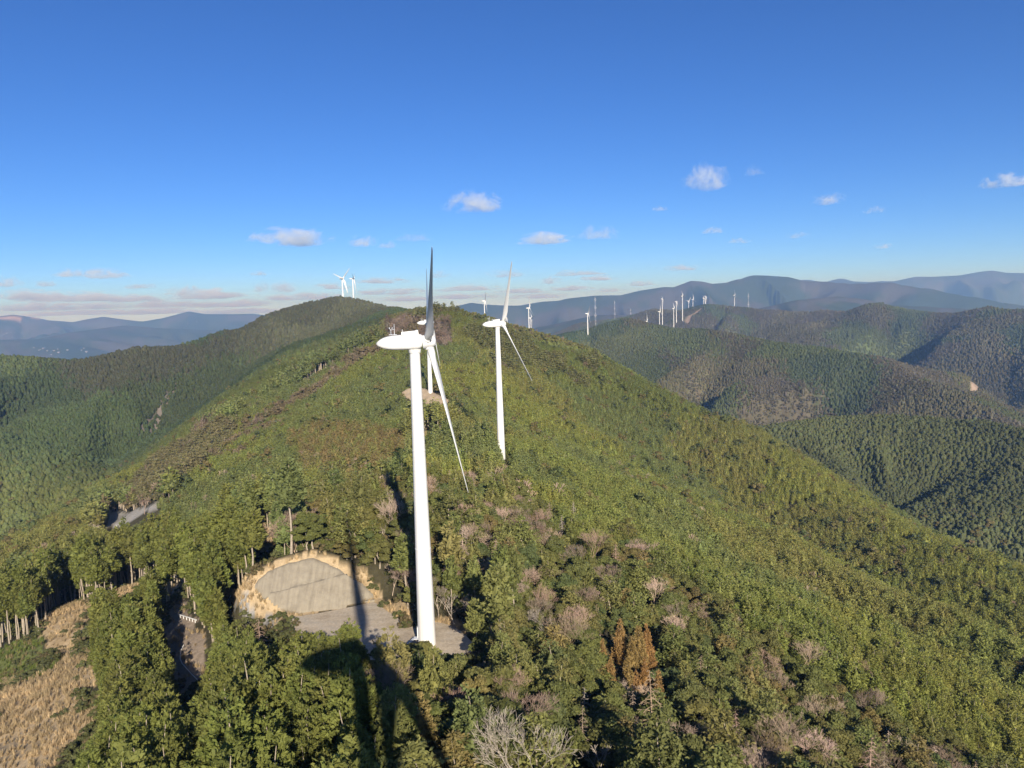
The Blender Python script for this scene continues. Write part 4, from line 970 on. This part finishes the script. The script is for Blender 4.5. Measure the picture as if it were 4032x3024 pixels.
def blade_me():
    mb = MB(); k = 24; V = []
    st = [(1.2, .72, .72, 0), (2.2, .73, .72, 2), (3.4, .92, .66, 14), (5.0, 1.2, .54, 20), (7.0, 1.28, .44, 19), (10, 1.14, .35, 16), (14, .96, .27, 13), (18, .80, .21, 10), (22, .66, .165, 8), (26, .52, .125, 6),
          (29, .40, .095, 5), (30.3, .30, .07, 5), (30.7, .12, .03, 5)]
    for z, c, t, tw in st:
        b = math.radians(tw + 3); f = min(1, max(0, (z - 2.2) / 3.0))
        for j in range(k):
            w = 2 * math.pi * j / k; y = c * math.cos(w) - f * c * 0.35; x = t * math.sin(w) * (1 - f * 0.5 * (1 - math.cos(w)) * 0.75 )
            V.append((x * math.cos(b) - y * math.sin(b), x * math.sin(b) + y * math.cos(b), z))
    n = len(st); F = [(i * k + j, i * k + (j + 1) % k, (i + 1) * k + (j + 1) % k, (i + 1) * k + j) for i in range(n - 1) for j in range(k)]
    F += [tuple(range(k))[::-1], tuple((n - 1) * k + j for j in range(k))]
    mb.add(V, F); return mb.mesh('blade', [PAINT], True)
T_TOWER, T_DOOR, T_NAC, T_BOX, T_MAST, T_HUB, T_BLADE = tower_me(), door_me(), nacelle_me(), cooler_me(), mast_me(), hub_me(), blade_me()
def turbine(hub, yaw, az, label, tilt=5.0, cone=3.0, foot=None, detail=True, pitch=0.0, group='wind turbines along the ridges', skip=(), stout=1.0):
    """hub: world position of the hub centre; yaw of the rotor axis from +X"""
    y = math.radians(yaw); ax = np.array([math.cos(y), math.sin(y), 0.0])
    base = np.array(hub) - ax * HUBX - (0, 0, HUBH)
    zf = base[2] if foot is None else foot
    e = bpy.data.objects.new('wind_turbine', None); LINK(e); e.location = (base[0], base[1], zf); e.rotation_euler = (0, 0, y); tag(e, label, 'wind turbine', group)
    up = hub[2] - HUBH - zf
    t = obj('tower', T_TOWER, e); t.scale = (stout ** .12, stout ** .12, (TOWERH + up) / TOWERH)
    zc = HUBH + up - 0.05
    n = obj('nacelle', T_NAC, e, (0, 0, zc))
    if detail:
        obj('door', T_DOOR, t); obj('cooler_box', T_BOX, n); obj('anemometer_mast', T_MAST, n)
    t_ = math.radians(tilt); A = np.array([math.cos(t_), 0, math.sin(t_)]); S = np.array([0, 1., 0]); U = np.cross(A, S)
    h = obj('hub', T_HUB, e)
    a0 = math.radians(az); U0 = math.cos(a0) * U + math.sin(a0) * S; S0 = np.cross(U0, A)
    h.matrix_local = Matrix(((A[0], S0[0], U0[0], HUBX), (A[1], S0[1], U0[1], 0), (A[2], S0[2], U0[2], zc + .05), (0, 0, 0, 1)))
    c_ = math.radians(cone)
    for k in range(3):
        if k in skip: continue
        a = a0 + 2.0944 * k; d = math.cos(a) * U + math.sin(a) * S; d = math.cos(c_) * d + math.sin(c_) * A
        xx = unit(A - d * (A @ d)); yy = np.cross(d, xx); p = math.radians(pitch)
        xr, yr = math.cos(p) * xx + math.sin(p) * yy, -math.sin(p) * xx + math.cos(p) * yy
        b = obj('blade', T_BLADE, e)
        xr, yr = xr * stout, yr * stout
        b.matrix_local = Matrix(((xr[0], yr[0], d[0], HUBX), (xr[1], yr[1], d[1], 0), (xr[2], yr[2], d[2], zc + .05), (0, 0, 0, 1)))
    return e
# the turbine whose nacelle the photograph was taken from: its shadow lies across the wood
OWN_YAW = 8.0
turbine((1.9 * math.cos(math.radians(OWN_YAW)) + HUBX, 0.2 + 4.85 * math.sin(math.radians(OWN_YAW)), CZ - 3.15), OWN_YAW, 20, 'white wind turbine under the viewpoint, seen only by its shadow on the trees', 8, 2, pitch=75)
turbine(at(1687, 1344, 148.9), 7.2, -59.3, 'nearest and largest white wind turbine, rising from the gravel pad', 7.4, 5.0, PADZ)
turbine(at(1979.7, 1275, 350), 24, -148, 'white wind turbine on the right of the nearest one, its foot sunk in trees', 8, 5)
turbine(at(1700, 1270, 520), 2.2, 290.7, 'white wind turbine half hidden behind the nearest turbine, before a grid-framed slope')
FAR = [(1350.8, 1096.2, 1600, -28.9, 46.6, 'far white turbine on the left hilltop with three blades spread in a Y', 1),
       (1393, 1097, 1720, 2.2, 54.9, 'far white turbine on the left hilltop, right of the Y-bladed one', 1),
       (1910.5, 1185, 2057, 6.1, 318.5, 'far white turbine above the crest between the two big right-hand towers and blue hills', 1),
       (1994.6, 1249.7, 2708, 1.9, 318.3, 'small far nacelle peeping over the crest right of the second turbine hub', 1),
       (2084.8, 1213, 2059, 17.8, 348.6, 'taller of two overlapping far turbines right of the second big turbine', 1),
       (2093, 1252, 2564, 10.0, 44.1, 'shorter of two overlapping far turbines right of the second big turbine', 1),
       (2316.6, 1234.5, 2291, 7.7, 320.2, 'lone far turbine standing left of the far group, on the dark mid hill', 1),
       (2548, 1265.5, 2900, 8, 2, 'far turbine hidden by the hill except one upright blade', 1),
       (2599, 1227, 3182, 10.0, 352.9, 'far turbine lowest at the left end of the far group', 1),
       (2609.6, 1176.9, 3800, 5, 60, 'far turbine with bare T shape behind the lowest left one', 1),
       (2654.8, 1215, 3348, 9.9, 25.4, 'far turbine left of the bare earth scar, low in the group', 1),
       (2665, 1187.5, 3728, -7.7, 324.4, 'far turbine just above the low one left of the earth scar', 1),
       (2689, 1166, 3724, 9.9, 32.3, 'tallest far turbine in the middle of the far group', 1),
       (2712.5, 1186, 4467, 25.1, 321.7, 'far turbine with a K-shaped rotor right of the tallest far one', 1),
       (2730, 1179, 4243, 15.0, 3.9, 'far turbine with three clear blades above the earth scar', 1),
       (2772.8, 1173.5, 4100, 5, 62, 'left of two close far turbines on top of the earth-scar hill', 1),
       (2780, 1165.5, 3945, -11.0, 65.4, 'right of two close far turbines on top of the earth-scar hill', 1),
       (2894, 1163, 4247, -6.8, 18.6, 'rightmost far turbine, alone on the back ridge beside a pylon', 1)]
for px, py, d, yw, az, lab, _ in FAR:
    h = at(px, py, d); foot = float(height(h[:1], h[1:2])[0]); turbine(h, yw, az, lab, 5, 3, min(foot, h[2] - 46), False, pitch=8, stout=1.7 if d < 2500 else 2.2)

# ------------------------------------------------------------------ lattice pylons
def pylon_me():
    mb = MB(); H = 38; w = lambda z: 3.4 * (1 - z / H) ** 1.1 + 0.55
    for a, b in ((1, 1), (1, -1), (-1, 1), (-1, -1)): mb.tube([(a * w(z), b * w(z), z) for z in (0, 9.5, 19, 28.5, H)], [.16, .15, .14, .12, .1], 4)
    for i in range(8):
        z0, z1 = H * i / 8, H * (i + 1) / 8
        for (a, b), (c, d) in (((1, 1), (1, -1)), ((1, -1), (-1, -1)), ((-1, -1), (-1, 1)), ((-1, 1), (1, 1))):
            mb.tube([(a * w(z0), b * w(z0), z0), (c * w(z1), d * w(z1), z1)], [.09, .09], 3); mb.tube([(c * w(z0), d * w(z0), z0), (a * w(z1), b * w(z1), z1)], [.09, .09], 3)
    a = mb.mesh('mast', [PYLON]); mb = MB()
    for z, l in ((25.5, 6.4), (30.5, 5.6), (35.5, 4.8)):
        for s in (-1, 1):
            mb.tube([(0, .5, z), (s * l, 0, z + .4)], [.14, .08], 4); mb.tube([(0, -.5, z), (s * l, 0, z + .4)], [.14, .08], 4); mb.tube([(0, 0, z + 1.7), (s * l, 0, z + .4)], [.12, .08], 4); mb.tube([(s * l, 0, z + .4), (s * l, 0, z - 1.4)], [.12, .12], 4)
    return a, mb.mesh('cross_arms', [PYLON])
PY = pylon_me()
for px, pt, pb, d, lab in ((2343.8, 1167, 1200, 3700, 'tallest of the three left lattice pylons before blue mountains'), (2420, 1184, 1206, 5200, 'middle of the three left lattice pylons, right of the lone far turbine'),
                           (2483.5, 1216.5, 1241, 4800, 'lattice pylon low on the mid hill, third from left'), (2947, 1153, 1183, 4700, 'lattice pylon right of the rightmost far turbine')):
    top, bot = at(px, pt, d), at(px, pb, d); e = bpy.data.objects.new('lattice_pylon', None); LINK(e)
    e.location = bot; s = (top[2] - bot[2]) / 38; e.scale = (s, s, s); e.rotation_euler = (0, 0, 0.35); tag(e, lab, 'pylon', 'pylons of the far power line')
    gzz = float(height(bot[:1], bot[1:2])[0])
    if gzz < bot[2] - 1: e.location = (bot[0], bot[1], gzz); e.scale = (s, s, (top[2] - gzz) / 38)
    obj('mast', PY[0], e); obj('cross_arms', PY[1], e)

# ------------------------------------------------------------------ pad and concrete slopes
def fan_sheet(name, P, z, mat):
    c = P.mean(0); V = [(c[0], c[1], z)] + [(p[0], p[1], z) for p in P]; n = len(P)
    return mesh_of(name, V, [(0, 1 + i, 1 + (i + 1) % n) for i in range(n)], [mat])
struct(obj('gravel_pad', fan_sheet('gravel_pad', PAD, PADZ, GRAVEL)))
def slope_sheet(name, P, pl, step, bench=None, ribs=None, mat=None):
    """sprayed concrete laid on a cut slope: a thick sheet with a slightly rough face, a bench line and edge"""
    t, n, A = pl['t'], pl['n'], pl['A']; s = (P[:, :2] - A[:2]) @ t; q = (P[:, :2] - A[:2]) @ n
    S, Q = np.meshgrid(np.arange(s.min() - step, s.max() + step, step), np.arange(q.min() - step, q.max() + step, step), indexing='ij')
    pl2 = np.stack([s, q], -1); ins = inpoly(S, Q, pl2)
    w = polydist(S.ravel(), Q.ravel(), pl2).reshape(S.shape); w = np.where(ins, w, -w)
    x, y = A[0] + S * t[0] + Q * n[0], A[1] + S * t[1] + Q * n[1]
    z = A[2] + pl['g'] * Q + 0.30 * fbm(S / 3.0, Q / 3.0, 7, 4) + 0.06 * fbm(S / .7, Q / .7, 8, 2) - 0.9 * sstep(0.8, -0.4, w)
    if bench is not None:
        qb = np.interp(S, bench[0], bench[1]); z = z + 0.75 * np.tanh((Q - qb) / 0.25) * -0.5 * np.exp(-((Q - qb) / 1.6) ** 2)
    if ribs:
        z = z + 0.22 * ((np.abs((S / ribs + .5) % 1 - .5) < .07) | (np.abs((Q / ribs + .5) % 1 - .5) < .07))
    ok = w > -step * 1.1; ni, nj = S.shape; idx = -np.ones(S.shape, int); idx[ok] = np.arange(ok.sum())
    F = [(idx[i, j], idx[i + 1, j], idx[i + 1, j + 1], idx[i, j + 1]) for i in range(ni - 1) for j in range(nj - 1) if ok[i, j] and ok[i + 1, j] and ok[i + 1, j + 1] and ok[i, j + 1]]
    V = np.stack([x[ok], y[ok], z[ok]], -1)
    me = mesh_of(name, V, F, [mat or CONC], None, True); o = obj(name, me)
    return o
bp = np.array([on_slope(x, y, SL1) for x, y in o7([(290, 1000), (370, 960), (560, 915), (800, 855), (1020, 795), (1120, 850)])])
bs, bq = (bp[:, :2] - SL1['A'][:2]) @ SL1['t'], (bp[:, :2] - SL1['A'][:2]) @ SL1['n']; od = np.argsort(bs)
tag(slope_sheet('concrete_slope', SL1P, SL1, 0.45, (bs[od], bq[od])), 'large sprayed concrete slope with a bench line, left of the nearest turbine foot', 'concrete slope')
tag(slope_sheet('concrete_slope', SL3P, SL3, 0.7, None, 7.0, m_plain('tan_concrete', (0.25, 0.195, 0.135), 0.9, .35, .25, .1, .1)), 'tan concrete slope with square frames behind the half hidden turbine', 'concrete slope')

# ------------------------------------------------------------------ air and clouds
def volmat(name):
    m = bpy.data.materials.new(name); m.use_nodes = True; N, L = m.node_tree.nodes, m.node_tree.links; N.clear()
    o = N.new('ShaderNodeOutputMaterial'); v = N.new('ShaderNodeVolumePrincipled'); L.new(v.outputs[0], o.inputs['Volume']); return m, N, L, v
HZ, _, _, hv = volmat('haze')
hv.inputs['Color'].default_value = (0.36, 0.60, 1.0, 1); hv.inputs['Absorption Color'].default_value = (1, 1, 1, 1); hv.inputs['Density'].default_value = 0.000092; hv.inputs['Anisotropy'].default_value = 0.32
zb, zt = float(ZG.min()) - 1.0, max(float(ZG.max()), CZ + 90) + 4
mb = MB(); mb.box((0, 0, (zb + zt) / 2), (50000, 50000, zt - zb))
struct(obj('haze', mb.mesh('haze', [HZ])), 'stuff', 'thin blue air between the viewpoint and the mountains')

CLD, N, L, cv = volmat('cloud')
tc = N.new('ShaderNodeTexCoord'); oi = N.new('ShaderNodeAttribute'); oi.attribute_type = 'OBJECT'; oi.attribute_name = 'seed'; od_ = N.new('ShaderNodeAttribute'); od_.attribute_type = 'OBJECT'; od_.attribute_name = 'dens'
def math_n(op, a, b=None, clamp=False):
    n = N.new('ShaderNodeMath'); n.operation = op; n.use_clamp = clamp
    for i, v in enumerate((a, b)):
        if v is None: continue
        if isinstance(v, (int, float)): n.inputs[i].default_value = v
        else: L.new(v, n.inputs[i])
    return n.outputs[0]
sep = N.new('ShaderNodeSeparateXYZ'); L.new(tc.outputs['Object'], sep.inputs[0])
# the object is a unit ball squashed to the cloud's size; flat base at z = -0.55, domed top
zn = math_n('ADD', sep.outputs[2], 0.35); below = math_n('MULTIPLY', math_n('MINIMUM', zn, 0.0), 3.2); above = math_n('MAXIMUM', zn, 0.0)
zz = math_n('ADD', math_n('POWER', math_n('MULTIPLY', below, -1.0), 2.0), math_n('POWER', math_n('MULTIPLY', above, 0.78), 2.0))
r2 = math_n('ADD', math_n('ADD', math_n('POWER', math_n('ABSOLUTE', sep.outputs[0]), 2.0), math_n('POWER', math_n('ABSOLUTE', sep.outputs[1]), 2.0)), zz)
ad = N.new('ShaderNodeVectorMath'); ad.operation = 'ADD'; L.new(tc.outputs['Object'], ad.inputs[0])
cx = N.new('ShaderNodeCombineXYZ'); L.new(oi.outputs['Fac'], cx.inputs[0]); L.new(oi.outputs['Fac'], cx.inputs[1]); L.new(cx.outputs[0], ad.inputs[1])
mp = N.new('ShaderNodeMapping'); mp.inputs['Scale'].default_value = (1.0, 1.0, 0.55); L.new(ad.outputs[0], mp.inputs[0])
nz = noise(N, L, 2.3, 8, 0.66, vec=mp.outputs[0]); nz.inputs['Distortion'].default_value = 0.5
fall = math_n('SUBTRACT', 1.0, r2)
shape = math_n('SUBTRACT', math_n('ADD', math_n('MULTIPLY', fall, 0.42), math_n('MULTIPLY', nz.outputs['Fac'], 1.75)), 1.14)
den = math_n('MULTIPLY', math_n('MULTIPLY', shape, 3.2, True), math_n('MULTIPLY', math_n('MULTIPLY', fall, 3.0, True), od_.outputs['Fac']))
L.new(den, cv.inputs['Density']); cv.inputs['Color'].default_value = (0.95, 0.975, 1, 1); cv.inputs['Anisotropy'].default_value = 0.1
mb = MB(); blob_v, blob_f = [], []
nk = 16
for i in range(9):
    ph = math.pi * i / 8
    for j in range(nk): blob_v.append((math.sin(ph) * math.cos(6.2832 * j / nk), math.sin(ph) * math.sin(6.2832 * j / nk), -math.cos(ph)))
for i in range(8):
    for j in range(nk): blob_f.append((i * nk + j, i * nk + (j + 1) % nk, (i + 1) * nk + (j + 1) % nk, (i + 1) * nk + j))
CLOUDME = mesh_of('cloud', blob_v, blob_f, [CLD])
def cloud(cx_, cy_, w, h, dens, label, alt=1250.0, tilt=0.0):
    """centre and size in pixels of the 2212 px wide view; the cloud floats at the height alt above the viewpoint"""
    k = 4032 / 2212; r = ray(cx_ * k, cy_ * k); d = min(alt / max(r[2], 0.004), 90000)
    D = math.hypot(d, r[2] * d); W, Hh = w * k / FPX * D * 0.62, h * k / FPX * D * 0.72
    o = obj('cloud', CLOUDME); o.location = (r[0] * d, r[1] * d, CZ + r[2] * d); o.scale = (W, W * 0.8, Hh)
    o.rotation_euler = (0, tilt, -math.atan2(r[0], r[1])); o['seed'] = float((cx_ * 7.13 + cy_ * 3.7) % 97); o['dens'] = dens * 3.2 / max(Hh * 2, 60)
    tag(o, label, 'cloud', 'small cumulus clouds over the mountains'); return o
CL = [(628, 512, 160, 42, 1.0, 'bright flat-based cloud left of the nearest turbine, above the left hilltop'), (782, 521, 72, 30, .55, 'small cloud between the bright left cloud and the nearest blade'),
      (838, 528, 44, 20, .4, 'tiny pale cloud just left of the upright near blade'), (892, 512, 80, 24, .18, 'faint grey cloud touching the upright near blade'), (1025, 438, 130, 48, .9, 'bright slanted cloud high above the two big turbines'),
      (1178, 515, 125, 30, .8, 'long white cloud right of the second turbine blade'), (1293, 503, 90, 34, .45, 'pale two-humped cloud right of the long white one'), (1525, 384, 112, 58, 1.0, 'brightest and tallest cloud, highest on the right with a raised tail'),
      (1628, 368, 44, 26, .2, 'thin wisp right of the tallest cloud'), (1788, 430, 70, 26, .55, 'small white cloud alone in the right sky'), (1890, 452, 44, 18, .3, 'small grey cloud right of the lone white one'),
      (1425, 450, 34, 14, .35, 'tiny cloud under the tallest cloud'), (1538, 498, 52, 16, .35, 'small flat cloud above the far turbines'), (1595, 520, 52, 13, .22, 'faint flat cloud above the far turbine group'),
      (1722, 508, 50, 15, .18, 'faint small cloud right above the back mountains'), (1908, 531, 42, 14, .35, 'small low cloud over the right mountains'), (2180, 390, 95, 30, .85, 'white cloud cut by the right edge'),
      (1470, 578, 90, 16, .4, 'flat low cloud just above the long blue mountain'), (148, 590, 66, 18, .5, 'left of two low clouds in the far left sky'), (228, 591, 95, 24, .6, 'right of two low clouds in the far left sky'),
      (600, 620, 105, 28, .5, 'low grey cloud left of the hilltop turbines'), (820, 606, 130, 16, .35, 'low grey streak right of the hilltop turbines'), (945, 592, 60, 22, .3, 'small slanted grey cloud right of the upright near blade'),
      (1095, 590, 95, 22, .3, 'low grey cloud behind the second turbine blade'), (1250, 589, 120, 16, .35, 'long low grey cloud right of the second turbine'), (1190, 606, 60, 18, .45, 'small low white cloud over the paired far turbines'),
      (1385, 612, 70, 14, .45, 'low white cloud pair over the blue mountain')]
for c in CL: cloud(*c)
rc = np.random.default_rng(5)
LOW = [(60, 636, 110, 20, .5), (170, 640, 180, 22, .5), (395, 627, 60, 20, .5), (450, 636, 170, 20, .5), (300, 644, 120, 16, .4), (90, 662, 140, 16, .5), (215, 660, 110, 14, .4), (360, 656, 150, 14, .4), (500, 655, 160, 16, .4), (640, 640, 120, 16, .35),
       (20, 690, 120, 10, .4), (330, 672, 170, 12, .45), (420, 690, 120, 10, .35), (100, 612, 40, 12, .3), (300, 618, 60, 10, .25), (560, 590, 40, 10, .2), (700, 640, 90, 14, .35), (880, 645, 120, 12, .35), (1000, 640, 140, 12, .35), (1160, 640, 120, 10, .3), (1230, 622, 90, 12, .35), (1310, 626, 70, 10, .3),
       (10, 608, 50, 22, .5), (530, 672, 180, 12, .35), (150, 676, 200, 10, .35), (850, 630, 150, 14, .3), (720, 618, 80, 14, .3), (1010, 622, 130, 14, .3), (1120, 628, 110, 12, .3), (1290, 600, 80, 12, .25)]
for i, (a, b, w, h, d) in enumerate(LOW):
    o = cloud(a, b, w * 1.15, h * 1.2, d * 1.7, 'low hazy cloud in the band over the far left mountains', 1250)
    o['group'] = 'hazy clouds in the band low over the horizon'; o['label'] = 'low hazy cloud in the grey band just above the far horizon'
